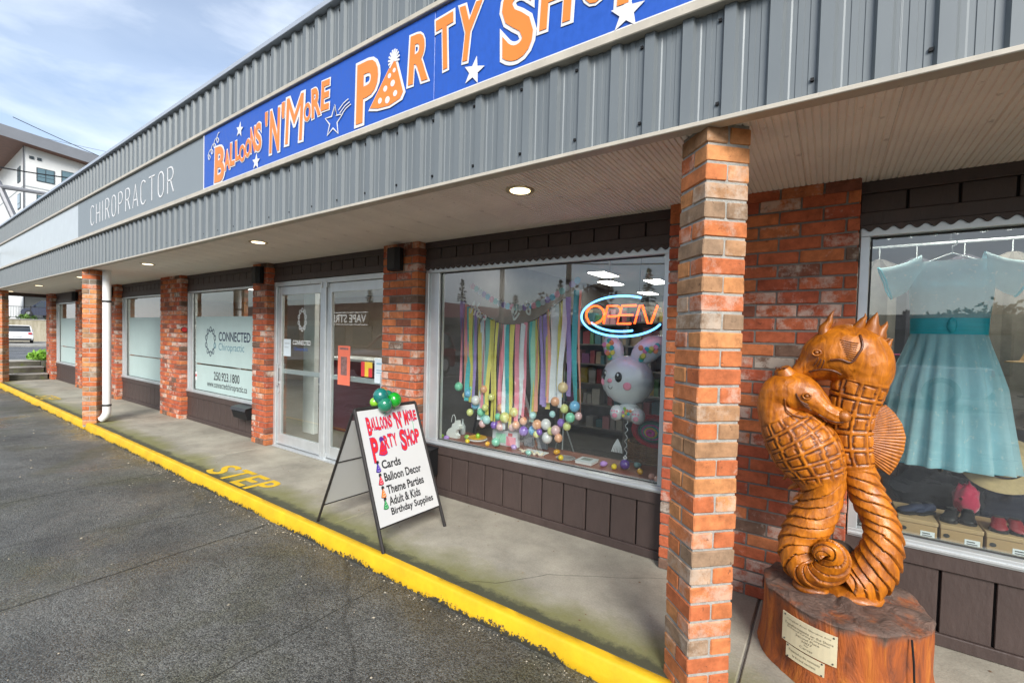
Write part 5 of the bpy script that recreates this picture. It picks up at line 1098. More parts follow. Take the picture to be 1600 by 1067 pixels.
# clinic entrance, seen through the doors
t = thing('reception_desk', 'maroon reception desk seen through the right door', 'desk', (-6.05, 1.45, 0)); MAR = mat('maroon_laminate', (.13, .015, .028), .4, var=.08)
MB().cbox(-6.75, -5.35, 1.20, 1.70, .005, 1.14, .01).build('front', MAR, t); MB().cbox(-6.8, -5.3, 1.15, 1.75, 1.141, 1.18, .006).build('counter', WHITE, t)
t = thing('brochure_rack', 'white leaflet rack with blue header behind the left door', 'rack', (-6.3, 1.0, 0)); MB().cbox(-6.9, -6.35, .95, 1.0, .42, .92, .004).build('board', WHITE, t); MB().box(-6.85, -6.4, .944, .949, .78, .88).build('header', mat('blue_header', (.03, .09, .3), .5), t)
for k in range(6): MB().box(-6.86 + k * .078, -6.80 + k * .078, .942, .949, .62, .74).build('leaflet', DARKV, t)
for x in (-6.88, -6.39): MB().box(x, x + .03, .95, 1.0, .005, .42).build('leg', ALU, t)
for i, (x, lab) in enumerate(((-4.55, 'left one of two blue bottles low behind the right door'), (-4.44, 'right one of two blue bottles low behind the right door'))):
    t = thing('bottle', lab, 'bottle', (x, .5, .6), 'bottles behind the right door'); MB().lathe([(.04, 0), (.042, .02), (.042, .15), (.02, .19), (.016, .22)], 16, (x, .5, .561)).build('body', mat('blue_bottle', (.25, .5, .6), .2), t, smooth=True); MB().lathe([(.018, .22), (.018, .245)], 12, (x, .5, .561)).build('cap', DECW, t)
t = thing('side_table', 'small white table behind the right door', 'table', (-4.5, .5, 0)); MB().cbox(-4.7, -4.3, .38, .64, .53, .56, .004).build('top', WHITE, t)
for x in (-4.68, -4.34):
    for y in (.4, .6): MB().box(x, x + .025, y, y + .025, .005, .53).build('leg', ALU, t)
o = MB().cbox(-6.75, -6.45, .8, .88, .005, 2.61, .004).build('white_column', WHITE, bld)
H1 = [(0.076, -0.45, 1.225, 0.0297), (0.044, -0.45, 1.233, 0.0423), (0.004, -0.45, 1.252, 0.0409), (-0.036, -0.44, 1.282, 0.0613), (-0.086, -0.43, 1.313, 0.088), (-0.142, -0.42, 1.329, 0.1025), (-0.194, -0.42, 1.311, 0.0982), (-0.215, -0.42, 1.261, 0.0874), (-0.193, -0.42, 1.197, 0.1059), (-0.142, -0.42, 1.128, 0.142), (-0.084, -0.42, 1.053, 0.1586), (-0.043, -0.42, 0.977, 0.1425), (-0.012, -0.42, 0.9, 0.1089), (-0.001, -0.42, 0.829, 0.0851), (-0.015, -0.42, 0.753, 0.0855), (-0.047, -0.42, 0.671, 0.0955), (-0.081, -0.42, 0.591, 0.089), (-0.094, -0.43, 0.521, 0.0816), (-0.078, -0.44, 0.46, 0.0737), (-0.034, -0.455, 0.436, 0.067), (0.02, -0.47, 0.456, 0.0622), (0.061, -0.48, 0.506, 0.0578), (0.073, -0.49, 0.563, 0.0504), (0.05, -0.5, 0.6, 0.0418), (0.015, -0.505, 0.595, 0.0351), (-0.002, -0.51, 0.566, 0.0264), (0.014, -0.515, 0.551, 0.0192)]
H2 = [(-0.136, -0.37, 1.409, 0.0379), (-0.105, -0.36, 1.433, 0.0565), (-0.066, -0.35, 1.461, 0.0861), (-0.018, -0.34, 1.497, 0.1225), (0.042, -0.33, 1.522, 0.1468), (0.101, -0.32, 1.524, 0.1506), (0.141, -0.32, 1.472, 0.1312), (0.138, -0.32, 1.403, 0.1152), (0.125, -0.32, 1.355, 0.1103), (0.111, -0.32, 1.267, 0.1035), (0.109, -0.32, 1.166, 0.0982), (0.116, -0.32, 1.066, 0.0946), (0.131, -0.32, 0.968, 0.0871), (0.165, -0.32, 0.884, 0.0738), (0.203, -0.32, 0.802, 0.0732), (0.238, -0.32, 0.721, 0.0726), (0.253, -0.33, 0.639, 0.0756), (0.24, -0.33, 0.554, 0.0883), (0.212, -0.33, 0.474, 0.0998), (0.169, -0.34, 0.409, 0.1006), (0.122, -0.36, 0.375, 0.0866)]
FIN = [(0.198, 1.274), (0.236, 1.295), (0.271, 1.259), (0.3, 1.21), (0.316, 1.149), (0.311, 1.082), (0.29, 1.012), (0.263, 0.958), (0.209, 0.994)]
SPN = [(0.217, 1.655), (0.23, 1.596), (0.221, 1.536), (0.23, 1.468), (0.226, 1.408), (0.212, 1.364)]
# ------------------------------------------------------------------ carved seahorses on a stump
def carved_mat(name, base, dark, rough=.40, coat=.2):
    m, n, l, b = nodes(name)
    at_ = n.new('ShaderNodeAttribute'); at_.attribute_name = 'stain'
    t = n.new('ShaderNodeTexCoord'); mp = n.new('ShaderNodeMapping'); mp.inputs['Scale'].default_value = (7, 7, 1.6); l.new(t.outputs['Object'], mp.inputs['Vector'])
    z = n.new('ShaderNodeTexNoise'); z.inputs['Scale'].default_value = 3.5; z.inputs['Detail'].default_value = 9; z.inputs['Roughness'].default_value = .65; z.inputs['Distortion'].default_value = .8; l.new(mp.outputs['Vector'], z.inputs['Vector'])
    cr = n.new('ShaderNodeValToRGB'); e = cr.color_ramp.elements; e[0].position = .30; e[0].color = (base[0] * .38, base[1] * .30, base[2] * .5, 1); e[1].position = .62; e[1].color = (*base, 1); l.new(z.outputs['Fac'], cr.inputs['Fac'])
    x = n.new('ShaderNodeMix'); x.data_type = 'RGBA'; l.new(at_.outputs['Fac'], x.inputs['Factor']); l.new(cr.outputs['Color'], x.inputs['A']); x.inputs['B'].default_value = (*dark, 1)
    z2 = n.new('ShaderNodeTexNoise'); z2.inputs['Scale'].default_value = 5; z2.inputs['Detail'].default_value = 6; l.new(t.outputs['Object'], z2.inputs['Vector'])
    mr = n.new('ShaderNodeMapRange'); mr.inputs['From Min'].default_value = .56; mr.inputs['From Max'].default_value = .72; mr.inputs['To Max'].default_value = .55; l.new(z2.outputs['Fac'], mr.inputs['Value'])
    x2 = n.new('ShaderNodeMix'); x2.data_type = 'RGBA'; l.new(mr.outputs['Result'], x2.inputs['Factor']); l.new(x.outputs['Result'], x2.inputs['A']); x2.inputs['B'].default_value = (base[0] * .42, base[1] * .32, base[2] * .6, 1)
    l.new(x2.outputs['Result'], b.inputs['Base Color']); b.inputs['Roughness'].default_value = rough; b.inputs['Coat Weight'].default_value = coat; b.inputs['Coat Roughness'].default_value = .15
    bp = n.new('ShaderNodeBump'); bp.inputs['Strength'].default_value = .55; bp.inputs['Distance'].default_value = .012; vg = n.new('ShaderNodeTexVoronoi'); vg.inputs['Scale'].default_value = 26; l.new(t.outputs['Object'], vg.inputs['Vector']); am = n.new('ShaderNodeMath'); am.operation = 'MULTIPLY_ADD'; am.inputs[1].default_value = .55; l.new(vg.outputs['Distance'], am.inputs[0]); l.new(z.outputs['Fac'], am.inputs[2])
    l.new(am.outputs['Value'], bp.inputs['Height']); l.new(bp.outputs['Normal'], b.inputs['Normal'])
    return m
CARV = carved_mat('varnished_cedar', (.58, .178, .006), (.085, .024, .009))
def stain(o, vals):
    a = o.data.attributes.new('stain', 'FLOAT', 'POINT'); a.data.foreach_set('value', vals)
def spline(P_, n):
    P_ = [Vector(p) for p in P_]; out = []
    for i in range(len(P_) - 1):
        p0, p1, p2, p3 = P_[max(i - 1, 0)], P_[i], P_[i + 1], P_[min(i + 2, len(P_) - 1)]
        for k in range(n):
            t = k / n; out.append(.5 * ((2 * p1) + (p2 - p0) * t + (2 * p0 - 5 * p1 + 4 * p2 - p3) * t * t + (3 * p1 - p0 - 3 * p2 + p3) * t ** 3))
    out.append(P_[-1]); return out
def seahorse(name, pts, parent, grid, tail, nth=112, per=22, cell=.062, ncol=16, turns=26, flip=1, depth=.92):
    pos = spline([p[:3] for p in pts], per); rad = [v.x for v in spline([(p[3], 0, 0) for p in pts], per)]
    m = len(pos); S = [0]
    for i in range(1, m): S.append(S[-1] + (pos[i] - pos[i - 1]).length)
    idx = lambda k: k * per
    sg0, sg1, st0 = S[idx(grid[0])], S[idx(grid[1])], S[idx(tail)]
    rings = []; stn = []
    F = Vector((0, -1, 0))
    for i in range(m):
        t = (pos[min(i + 2, m - 1)] - pos[max(i - 2, 0)]).normalized(); f = (F - t * F.dot(t)).normalized(); w = t.cross(f)
        s = S[i]; ring = []
        for k in range(nth):
            th = 2 * math.pi * k / nth; d = 0; q = 0
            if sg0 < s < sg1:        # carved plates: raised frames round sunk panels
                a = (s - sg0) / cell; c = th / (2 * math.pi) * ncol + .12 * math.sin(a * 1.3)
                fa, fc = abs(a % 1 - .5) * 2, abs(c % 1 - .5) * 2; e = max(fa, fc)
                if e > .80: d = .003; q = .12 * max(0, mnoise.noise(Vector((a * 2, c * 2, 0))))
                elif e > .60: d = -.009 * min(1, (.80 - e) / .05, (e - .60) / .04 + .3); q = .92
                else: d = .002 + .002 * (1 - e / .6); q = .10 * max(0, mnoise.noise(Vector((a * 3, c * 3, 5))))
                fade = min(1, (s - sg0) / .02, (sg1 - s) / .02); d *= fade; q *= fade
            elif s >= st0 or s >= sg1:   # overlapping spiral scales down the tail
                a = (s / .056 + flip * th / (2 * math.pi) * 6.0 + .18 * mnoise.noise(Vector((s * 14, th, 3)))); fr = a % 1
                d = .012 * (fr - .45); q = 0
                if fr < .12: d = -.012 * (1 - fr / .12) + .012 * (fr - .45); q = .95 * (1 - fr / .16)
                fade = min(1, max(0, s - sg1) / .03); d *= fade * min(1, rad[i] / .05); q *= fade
            else:                    # head: soft knife marks
                d = .003 * mnoise.noise(Vector((s * 30, math.cos(th) * 3, math.sin(th) * 3))); q = .25 * max(0, mnoise.noise(Vector((s * 9, math.cos(th) * 2, math.sin(th) * 2 + 5))))
            r = rad[i] + d + .004 * mnoise.noise(pos[i] * 9 + Vector((math.cos(th), math.sin(th), 0)) * .8)
            ring.append(pos[i] + f * (r * depth * math.cos(th)) + w * (r * math.sin(th))); stn.append(q)
        rings.append(ring)
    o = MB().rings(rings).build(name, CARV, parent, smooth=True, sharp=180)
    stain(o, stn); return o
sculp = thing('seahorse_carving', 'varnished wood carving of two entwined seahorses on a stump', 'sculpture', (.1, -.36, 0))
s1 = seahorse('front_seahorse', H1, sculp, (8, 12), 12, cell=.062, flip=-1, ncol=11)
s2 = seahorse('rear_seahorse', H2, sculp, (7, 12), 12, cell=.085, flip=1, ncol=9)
def chip(mb, base, tip, w, d, n=8):
    base, tip = Vector(base), Vector(tip); ax = (tip - base); u = ax.normalized(); sx = u.cross(Vector((0, 1, 0))).normalized(); rr = []
    for i in range(6):
        f = i / 5; c = base + ax * f + sx * (.25 * w * math.sin(f * 3)); k_ = (1 - f) ** .8
        c = c + sx * (.010 * mnoise.noise(Vector((f * 6, tip.x * 40, tip.z * 20))))
        rr.append([c + sx * (w * k_ * math.cos(2 * math.pi * j / n)) + Vector((0, 1, 0)) * (d * k_ * math.sin(2 * math.pi * j / n)) for j in range(n)])
    mb.rings(rr)
def front_y(pts, x, z, depth=.92):
    """front surface of a carved body at (x, z)"""
    pos = spline([q[:3] for q in pts], 8); rad = [v.x for v in spline([(q[3], 0, 0) for q in pts], 8)]; best = 9
    for c, r in zip(pos, rad):
        d2 = (c.x - x) ** 2 + (c.z - z) ** 2
        if d2 < r * r: best = min(best, c.y - depth * math.sqrt(r * r - d2))
    return best if best < 9 else -.42
def flame(base, tip, w, d, bend=0, n=10):
    base, tip = Vector(base), Vector(tip); ax = tip - base; sx = ax.normalized().cross(Vector((0, 1, 0))).normalized(); rr = []; mb = MB()
    for i in range(12):
        f = i / 11; c = base + ax * f + sx * bend * math.sin(f * 2.4); k_ = (1 - f ** 1.5) * .97 + .03; dd = d * (1 - f) ** .9 + .003
        c = c + sx * (.010 * mnoise.noise(Vector((f * 6, tip.x * 40, tip.z * 20))))
        rr.append([c + sx * (w * k_ * math.cos(2 * math.pi * j / n)) + Vector((0, 1, 0)) * (dd * math.sin(2 * math.pi * j / n)) for j in range(n)])
    return mb.rings(rr)
for bx_, tp, w, bd in (((-.012, -.35, 1.55), (.036, -.37, 1.742), .040, .030), ((.05, -.33, 1.58), (.122, -.37, 1.740), .046, -.030), ((.10, -.33, 1.58), (.150, -.33, 1.690), .050, .012), ((.13, -.33, 1.56), (.178, -.35, 1.738), .062, -.012), ((.165, -.32, 1.53), (.236, -.33, 1.690), .056, .012), ((.165, -.32, 1.49), (.246, -.33, 1.615), .046, -.010), ((-.03, -.36, 1.52), (-.050, -.38, 1.612), .026, .012)):
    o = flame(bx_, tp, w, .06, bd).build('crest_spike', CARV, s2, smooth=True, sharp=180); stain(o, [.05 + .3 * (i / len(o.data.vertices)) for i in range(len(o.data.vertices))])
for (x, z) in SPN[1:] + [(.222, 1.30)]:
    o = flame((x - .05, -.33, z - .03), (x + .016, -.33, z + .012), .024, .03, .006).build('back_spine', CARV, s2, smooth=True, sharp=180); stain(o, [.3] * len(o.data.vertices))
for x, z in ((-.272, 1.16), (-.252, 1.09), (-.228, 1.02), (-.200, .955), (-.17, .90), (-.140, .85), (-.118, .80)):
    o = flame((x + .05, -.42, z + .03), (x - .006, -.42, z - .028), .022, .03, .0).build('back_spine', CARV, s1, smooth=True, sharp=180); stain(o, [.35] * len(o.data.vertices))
# pleated dorsal fin
c0 = Vector((.185, -.33, 1.135)); mb = MB(); st = []; fr = []; NF = 121
for side in (-1, 1):
    rows = []
    for j in range(9):
        f = j / 8; row = []
        for i in range(NF):
            g = i / (NF - 1) * (len(FIN) - 1); a = int(min(g, len(FIN) - 2)); t_ = g - a
            ex, ez = FIN[a][0] + (FIN[a + 1][0] - FIN[a][0]) * t_, FIN[a][1] + (FIN[a + 1][1] - FIN[a][1]) * t_
            sm_ = .0 if j < 8 else 0
            inx, inz = .185, 1.285 - .29 * (i / (NF - 1))
            pl = math.sin(i * 2 * math.pi / 4.0); th_ = (.034 * (1 - f) + .010) + .0035 * pl * (1 if f > .1 else 0)
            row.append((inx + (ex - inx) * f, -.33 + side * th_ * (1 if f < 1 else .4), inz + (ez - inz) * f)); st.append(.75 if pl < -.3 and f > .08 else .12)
        rows.append(row)
    mb.rings(rows if side < 0 else rows[::-1], closed=False)
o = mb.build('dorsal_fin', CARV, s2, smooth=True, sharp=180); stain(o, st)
# eyes, brow cuts, coronet of the front seahorse
def eye(par, x, y, z, r):
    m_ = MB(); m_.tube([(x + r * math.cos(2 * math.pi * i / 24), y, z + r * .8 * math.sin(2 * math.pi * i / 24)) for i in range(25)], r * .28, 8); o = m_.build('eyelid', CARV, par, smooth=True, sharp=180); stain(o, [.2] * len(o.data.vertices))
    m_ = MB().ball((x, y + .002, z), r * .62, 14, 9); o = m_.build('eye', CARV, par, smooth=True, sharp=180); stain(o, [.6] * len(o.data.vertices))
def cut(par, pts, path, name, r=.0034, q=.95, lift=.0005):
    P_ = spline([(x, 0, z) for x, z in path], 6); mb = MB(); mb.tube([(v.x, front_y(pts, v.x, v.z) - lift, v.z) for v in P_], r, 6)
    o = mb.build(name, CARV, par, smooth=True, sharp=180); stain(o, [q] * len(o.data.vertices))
eye(s1, -.078, front_y(H1, -.078, 1.322) - .003, 1.322, .017); eye(s2, -.048, front_y(H2, -.048, 1.535) - .003, 1.535, .018)
for k in range(3): cut(s1, H1, [(-.122 + .008 * k, 1.332 - .016 * k), (-.108 + .008 * k, 1.300 - .012 * k), (-.070 + .006 * k, 1.278 - .013 * k)], 'brow_cut')
cut(s1, H1, [(.085, 1.214), (.05, 1.205), (.01, 1.214), (-.03, 1.235)], 'mouth_cut', .004)
cut(s1, H1, [(-.17, 1.30), (-.16, 1.245), (-.11, 1.22), (-.05, 1.222)], 'jaw_cut', .004, .6)
for k in range(3): cut(s2, H2, [(-.040 + .012 * k, 1.508 - .004 * k), (-.048 + .014 * k, 1.488 - .006 * k), (-.060 + .016 * k, 1.470 - .008 * k)], 'brow_cut')
cut(s2, H2, [(.121, 1.625), (.131, 1.574), (.118, 1.538), (.091, 1.494), (.05, 1.506), (.009, 1.501)], 'gill_edge', .0055)
for k in range(9): cut(s2, H2, [(.045 + .004 * k, 1.600 - .011 * k), (.085 + .003 * k, 1.590 - .011 * k), (.116 - .002 * k, 1.585 - .010 * k)], 'gill_pleat', .0018, .7, .0)
cut(s2, H2, [(-.075, 1.437), (-.03, 1.452), (.02, 1.450), (.055, 1.432)], 'mouth_cut', .006)
mb = MB(); mb.ball((.072, -.468, 1.235), 1, 14, 9, sx=.030, sy=.026, sz=.030); o = mb.build('nose', CARV, s1, smooth=True, sharp=180); stain(o, [.35] * len(o.data.vertices))
mb = MB(); mb.tube([(-.165, -.42, 1.395), (-.185, -.43, 1.430), (-.193, -.435, 1.446)], [.055, .042, .036], 20); o = mb.build('coronet', CARV, s1, smooth=True); stain(o, [.1] * len(o.data.vertices))
mb = MB()
for k in range(14):
    a = 2 * math.pi * k / 7; r = .028 if k < 7 else .013; mb.ball((-.1935 + r * math.cos(a), -.437 + r * math.sin(a), 1.4485), .005, 8, 5)
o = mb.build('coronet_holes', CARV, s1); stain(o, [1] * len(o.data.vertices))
# stump
def stump_mat():
    m, n, l, b = nodes('stump_wood')
    g = n.new('ShaderNodeNewGeometry'); sp = n.new('ShaderNodeSeparateXYZ'); l.new(g.outputs['Position'], sp.inputs[0])
    def noi(sc, d, stretch=(1, 1, 1), dist=0):
        mp = n.new('ShaderNodeMapping'); mp.inputs['Scale'].default_value = stretch; l.new(g.outputs['Position'], mp.inputs['Vector'])
        z = n.new('ShaderNodeTexNoise'); z.inputs['Scale'].default_value = sc; z.inputs['Detail'].default_value = d; z.inputs['Roughness'].default_value = .68; z.inputs['Distortion'].default_value = dist; l.new(mp.outputs['Vector'], z.inputs['Vector']); return z.outputs['Fac']
    gr = noi(9, 8, (1.4, 1.4, .35), .7)
    cr = n.new('ShaderNodeValToRGB'); e = cr.color_ramp.elements; e[0].position = .32; e[0].color = (.13, .040, .020, 1); e[1].position = .50; e[1].color = (.36, .085, .014, 1); e.new(.66).color = (.52, .17, .020, 1); l.new(gr, cr.inputs['Fac'])
    # the weathered grey cap of the stump, with a ragged edge
    ad = n.new('ShaderNodeMath'); ad.operation = 'MULTIPLY_ADD'; ad.inputs[1].default_value = .16; l.new(noi(11, 7, (1, 1, .4)), ad.inputs[0]); l.new(sp.outputs['Z'], ad.inputs[2])
    mr = n.new('ShaderNodeMapRange'); mr.inputs['From Min'].default_value = .385; mr.inputs['From Max'].default_value = .425; l.new(ad.outputs['Value'], mr.inputs['Value'])
    c2 = n.new('ShaderNodeValToRGB'); e = c2.color_ramp.elements; e[0].position = .3; e[0].color = (.055, .038, .030, 1); e[1].position = .7; e[1].color = (.20, .125, .095, 1); l.new(noi(16, 8, (1, 1, 1), 1.2), c2.inputs['Fac'])
    x = n.new('ShaderNodeMix'); x.data_type = 'RGBA'; l.new(mr.outputs['Result'], x.inputs['Factor']); l.new(cr.outputs['Color'], x.inputs['A']); l.new(c2.outputs['Color'], x.inputs['B'])
    l.new(x.outputs['Result'], b.inputs['Base Color']); b.inputs['Roughness'].default_value = .68
    bp = n.new('ShaderNodeBump'); bp.inputs['Strength'].default_value = 1.0; bp.inputs['Distance'].default_value = .025; l.new(gr, bp.inputs['Height']); l.new(bp.outputs['Normal'], b.inputs['Normal'])
    return m
rings = []
for i in range(40):
    f = i / 39
    if f < .75: g_ = f / .75; z = .355 * g_ * .94; rr = .335 + .02 * (1 - g_) ** 3; sh_ = 0
    else: g_ = (f - .75) / .25; z = .355 * (.94 + .06 * math.sin(g_ * math.pi / 2)); rr = .335 * (1 - g_ ** 3.2) + .004
    ring = []
    for k in range(120):
        a = 2 * math.pi * k / 120; v = Vector((math.cos(a), math.sin(a), 0))
        fl = 1 + .05 * mnoise.noise(v * 2.2 + Vector((3, 1, 0))) + .022 * mnoise.noise(v * 7 + Vector((0, 0, z * 1.5))) + (.030 * mnoise.noise(Vector((a * 9, z * 6, 2))) if f < .78 else 0) * 0.8
        zz = z + (.022 * mnoise.noise(v * 3 + Vector((9, 9, rr * 6))) if f > .6 else 0) * min(1, (f - .6) * 4)
        ring.append((.1 + rr * fl * math.cos(a), -.36 + rr * fl * math.sin(a), max(.001, zz)))
    rings.append(ring)
stp = MB().rings(rings).build('stump', stump_mat(), sculp, smooth=True, sharp=60)
MB().tube([(.35, -.62, .005), (.352, -.624, .12), (.346, -.615, .24), (.338, -.60, .33)], .004, 6).build('split', BLACK, stp)
o = MB().ball((.075, -.27, .40), 1, 24, 14, sx=.12, sy=.10, sz=.17).build('stump_core', MATS.get('dark_core_wood') or mat('dark_core_wood', (.06, .04, .03), .9, var=.4, vs=9, bump=.6, bs=20), stp, smooth=True, sharp=180)  # dark brown mass in the gap between the two tails
for bx_, r_ in (((.14, -.35, .35), (.13, .11, .045)), ((-.03, -.42, .35), (.08, .06, .035))):
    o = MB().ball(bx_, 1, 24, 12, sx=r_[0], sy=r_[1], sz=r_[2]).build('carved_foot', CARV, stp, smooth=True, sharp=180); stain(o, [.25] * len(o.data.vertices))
# engraved plates on the stump
BRASS = mat('cream_plate', (.72, .64, .44), .35, .2, var=.08, vs=12)
def PF(u, v, h):
    a = R(-90) + u; r = .350 + h; return (.1 + r * math.cos(a), -.36 + r * math.sin(a), v)
def plate(a0, a1, z0, z1, lines, par, sl=.0):
    n = 10; mb = MB(); rr = []
    for i in range(n + 1):
        a = a0 + (a1 - a0) * i / n; dz = sl * i / n
        rr.append([PF(a, z0 + dz, 0), PF(a, z0 + dz, .004), PF(a, z1 + dz, .004), PF(a, z1 + dz, 0)])
    p_ = mb.rings(rr).build('engraved_plate', BRASS, par)
    for txt, f0, f1, v0, v1 in lines: put_text('engraving', txt, lambda u, v, h: PF(u, v + sl * (u - a0) / (a1 - a0), .0048), (a0 + (a1 - a0) * f0, a0 + (a1 - a0) * f1, z0 + (z1 - z0) * v0, z0 + (z1 - z0) * v1), mat('engraving_ink', (.12, .09, .05), .6, var=0), p_, bold=.0)
    for f0, v0 in ((.06, .93), (.94, .93), (.06, .07), (.94, .07)):
        MB().ball(PF(a0 + (a1 - a0) * f0, z0 + sl * f0 + (z1 - z0) * v0, .004), .004, 8, 5).build('screw', ALU_D, p_)
plate(R(-41), R(-3), .165, .300, [('Campbell River Shoreline Arts', .1, .9, .80, .87), ('Transformations on the Shore', .06, .94, .64, .72), ('Driftwood Carving Competition', .12, .88, .53, .61), ('Second Place', .3, .72, .42, .50), ('2007', .4, .6, .31, .38), ('by', .46, .54, .22, .28), ('Carver', .38, .62, .10, .18)], stp, -.004)
plate(R(-37), R(-10), .098, .158, [('Presented to the community', .1, .9, .55, .78), ('by the local merchants', .2, .8, .2, .42)], stp, -.004)
# ------------------------------------------------------------------ cars
TYRE = mat('tyre_rubber', (.02, .02, .02), .85); RIMM = mat('alloy_rim', (.45, .46, .47), .3, .8, var=0); CARG = mat('car_glass', (.02, .025, .03), .06, var=0, spec=.8); TAIL = mat('tail_lamp', (.45, .02, .03), .2, var=0); HEADL = mat('head_lamp', (.7, .72, .74), .12, var=0)
def car(name, label, paint, at, rz, L=4.6, W=1.8, Hh=1.45, style='sedan', group=None):
    t = thing(name, label, 'car', at, group); t.rotation_euler.z = rz
    def loc(o): 
        o.parent = t; o.location = Vector(o.location) ; return o
    def mk(mb, nm, m, par=None, smooth=True, sharp=35):
        o = mb.build(nm, m, None, smooth, sharp, center=False); o.parent = par or t; return o
    # x forward, side profile of body and cabin
    if style == 'sedan': body = [(-.5, .34), (-.49, .56), (-.47, .63), (-.34, .66), (-.22, .64), (.16, .64), (.36, .58), (.46, .50), (.5, .38), (.495, .20), (.47, .15), (-.47, .15), (-.495, .22)]; cab = [(-.36, .645), (-.22, .93), (-.12, .99), (.02, .99), (.10, .94), (.24, .635)]
    elif style == 'pickup': body = [(-.5, .32), (-.5, .62), (-.1, .62), (.18, .62), (.44, .58), (.5, .46), (.5, .22), (.47, .17), (-.48, .17), (-.5, .24)]; cab = [(-.10, .61), (-.07, .96), (.0, .99), (.11, .98), (.24, .615)]
    else: body = [(-.5, .30), (-.495, .55), (-.47, .64), (.18, .62), (.40, .57), (.48, .50), (.5, .36), (.495, .22), (.47, .17), (-.47, .17), (-.495, .22)]; cab = [(-.475, .63), (-.43, .93), (-.36, .99), (.0, 1.0), (.10, .95), (.27, .615)]
    def slab(prof, fw):
        n = len(prof); rr = []
        for v in (-1, -.94, -.75, 0, .75, .94, 1):
            sh = 1 - .035 * max(0, abs(v) - .7) / .3; zz = 1 - .05 * max(0, abs(v) - .7) / .3
            cz_ = sum(p[1] for p in prof) / n
            rr.append([(p[0] * L * sh, v * W / 2 * fw(p[1]), (cz_ + (p[1] - cz_) * zz) * Hh) for p in prof])
        return MB().rings(rr)
    mk(slab(body, lambda z: 1 - .06 * max(0, (z - .5)) / .2 - .04 * max(0, .3 - z) / .15), 'body', paint)
    mk(slab(cab, lambda z: .93 - .26 * (z - .62)), 'cabin_glass', CARG)
    top = [(p[0], p[1]) for p in cab if p[1] > .92]; mn, mxx = min(p[0] for p in top) - .005, max(p[0] for p in top) + .005
    mk(MB().cbox(mn * L, mxx * L, -W * .40, W * .40, Hh * .955, Hh * 1.004, .02), 'roof', paint)
    for s in (-1, 1):
        for xa in ((cab[0], cab[1]), (cab[-1], cab[-2])):
            mk(MB().tube([(xa[0][0] * L, s * W * .455, xa[0][1] * Hh), (xa[1][0] * L, s * W * .415, xa[1][1] * Hh)], .045, 6), 'pillar', paint)
        mk(MB().tube([(-.02 * L, s * W * .46, .63 * Hh), (-.02 * L, s * W * .412, .97 * Hh)], .035, 6), 'pillar', paint)
        mk(MB().cbox(.19 * L, .225 * L, s * W * .47 - .09, s * W * .47 + .09, .66 * Hh, .74 * Hh, .02), 'mirror', paint)
        for xx in (.08, -.16): mk(MB().cbox(xx * L, xx * L + .18, s * W * .492 - .012, s * W * .492 + .012, .56 * Hh, .58 * Hh, .004), 'door_handle', paint)
        mk(MB().cbox(-.499 * L, -.462 * L, s * W * .46 - .22 * (1 if s > 0 else .0), s * W * .46 + (.0 if s > 0 else .22), .50 * Hh, .60 * Hh, .015), 'tail_light', TAIL)
        mk(MB().cbox(.455 * L, .492 * L, s * W * .45 - .2 * (1 if s > 0 else 0), s * W * .45 + (0 if s > 0 else .2), .42 * Hh, .50 * Hh, .015), 'headlight', HEADL)
        for xx in (-.30, .31):
            r = .23 * Hh
            M_ = lambda u, v, h: (xx * L + u, h, r + v)
            w_ = mk(MB().prism([(r * math.cos(R(a)), r * math.sin(R(a))) for a in range(0, 360, 12)], s * W * .40, s * W * .503, M_), 'wheel', TYRE)
            mk(MB().prism([(r * .64 * math.cos(R(a)), r * .64 * math.sin(R(a))) for a in range(0, 360, 20)], s * W * .45, s * W * .508, M_), 'rim', RIMM, w_)
    mk(MB().cbox(-.508 * L, -.49 * L, -.26, .26, .36 * Hh, .44 * Hh, .004), 'number_plate', mat('plate_white', (.55, .55, .56), .5)); mk(MB().cbox(-.505 * L, -.46 * L, -W * .44, W * .44, .16 * Hh, .27 * Hh, .02), 'bumper', mat('bumper_black', (.03, .03, .032), .6)); mk(MB().cbox(.47 * L, .505 * L, -W * .42, W * .42, .18 * Hh, .30 * Hh, .02), 'bumper', mat('bumper_black', (.03, .03, .032), .6))
    return t
def paint(name, c): return mat(name, c, .28, .1, var=0, coat=.8)
# ------------------------------------------------------------------ across the road at the far left
WALLC = mat('stained_concrete', (.40, .36, .27), .9, var=.25, vs=1.2, stretch=(1, 1, .25), dirt=((.20, .17, .10), 1.6, .5, .75))
rw = thing('retaining_wall', 'stained concrete retaining wall across the road', 'wall', (-62, 6, -.05))
MB().box(-62.5, -62, -12, 26, -.2, 2.05).build('wall', WALLC, rw); MB().box(-62.55, -61.95, -12, 26, 2.051, 2.12).build('coping', CONC2, rw)
for y in (4.3, 8.3, 12): MB().lathe([(.13, -.1), (.16, 0), (.13, .1)], 12, (-61.95, y, 1.75)).build('drain_boss', BLACK, rw)
sheet('far_pavement', [(-62, -60, .03), (-48, -60, .03), (-48, 60, .03), (-62, 60, .03)], CONC2)
MB().box(-48.3, -48, -60, 60, -.1, .10).build('far_kerb', CONC2, kind='structure')
MB().box(-140, -62.5, -40, 60, 1.2, 2.0).build('terrace', mat('terrace_paving', (.3, .3, .29), .9), kind='structure')
fe = thing('railing', 'black metal railing on top of the far retaining wall', 'fence', (-62.2, 6, 2.1))
RAILM = mat('black_railing', (.02, .02, .022), .5)
for z in (2.25, 3.25): MB().box(-62.27, -62.23, -4, 20, z, z + .05).build('rail', RAILM, fe)
for i in range(13): MB().box(-62.29, -62.21, -4 + i * 2 - .04, -4 + i * 2 + .04, 2.12, 3.36).build('post', RAILM, fe)
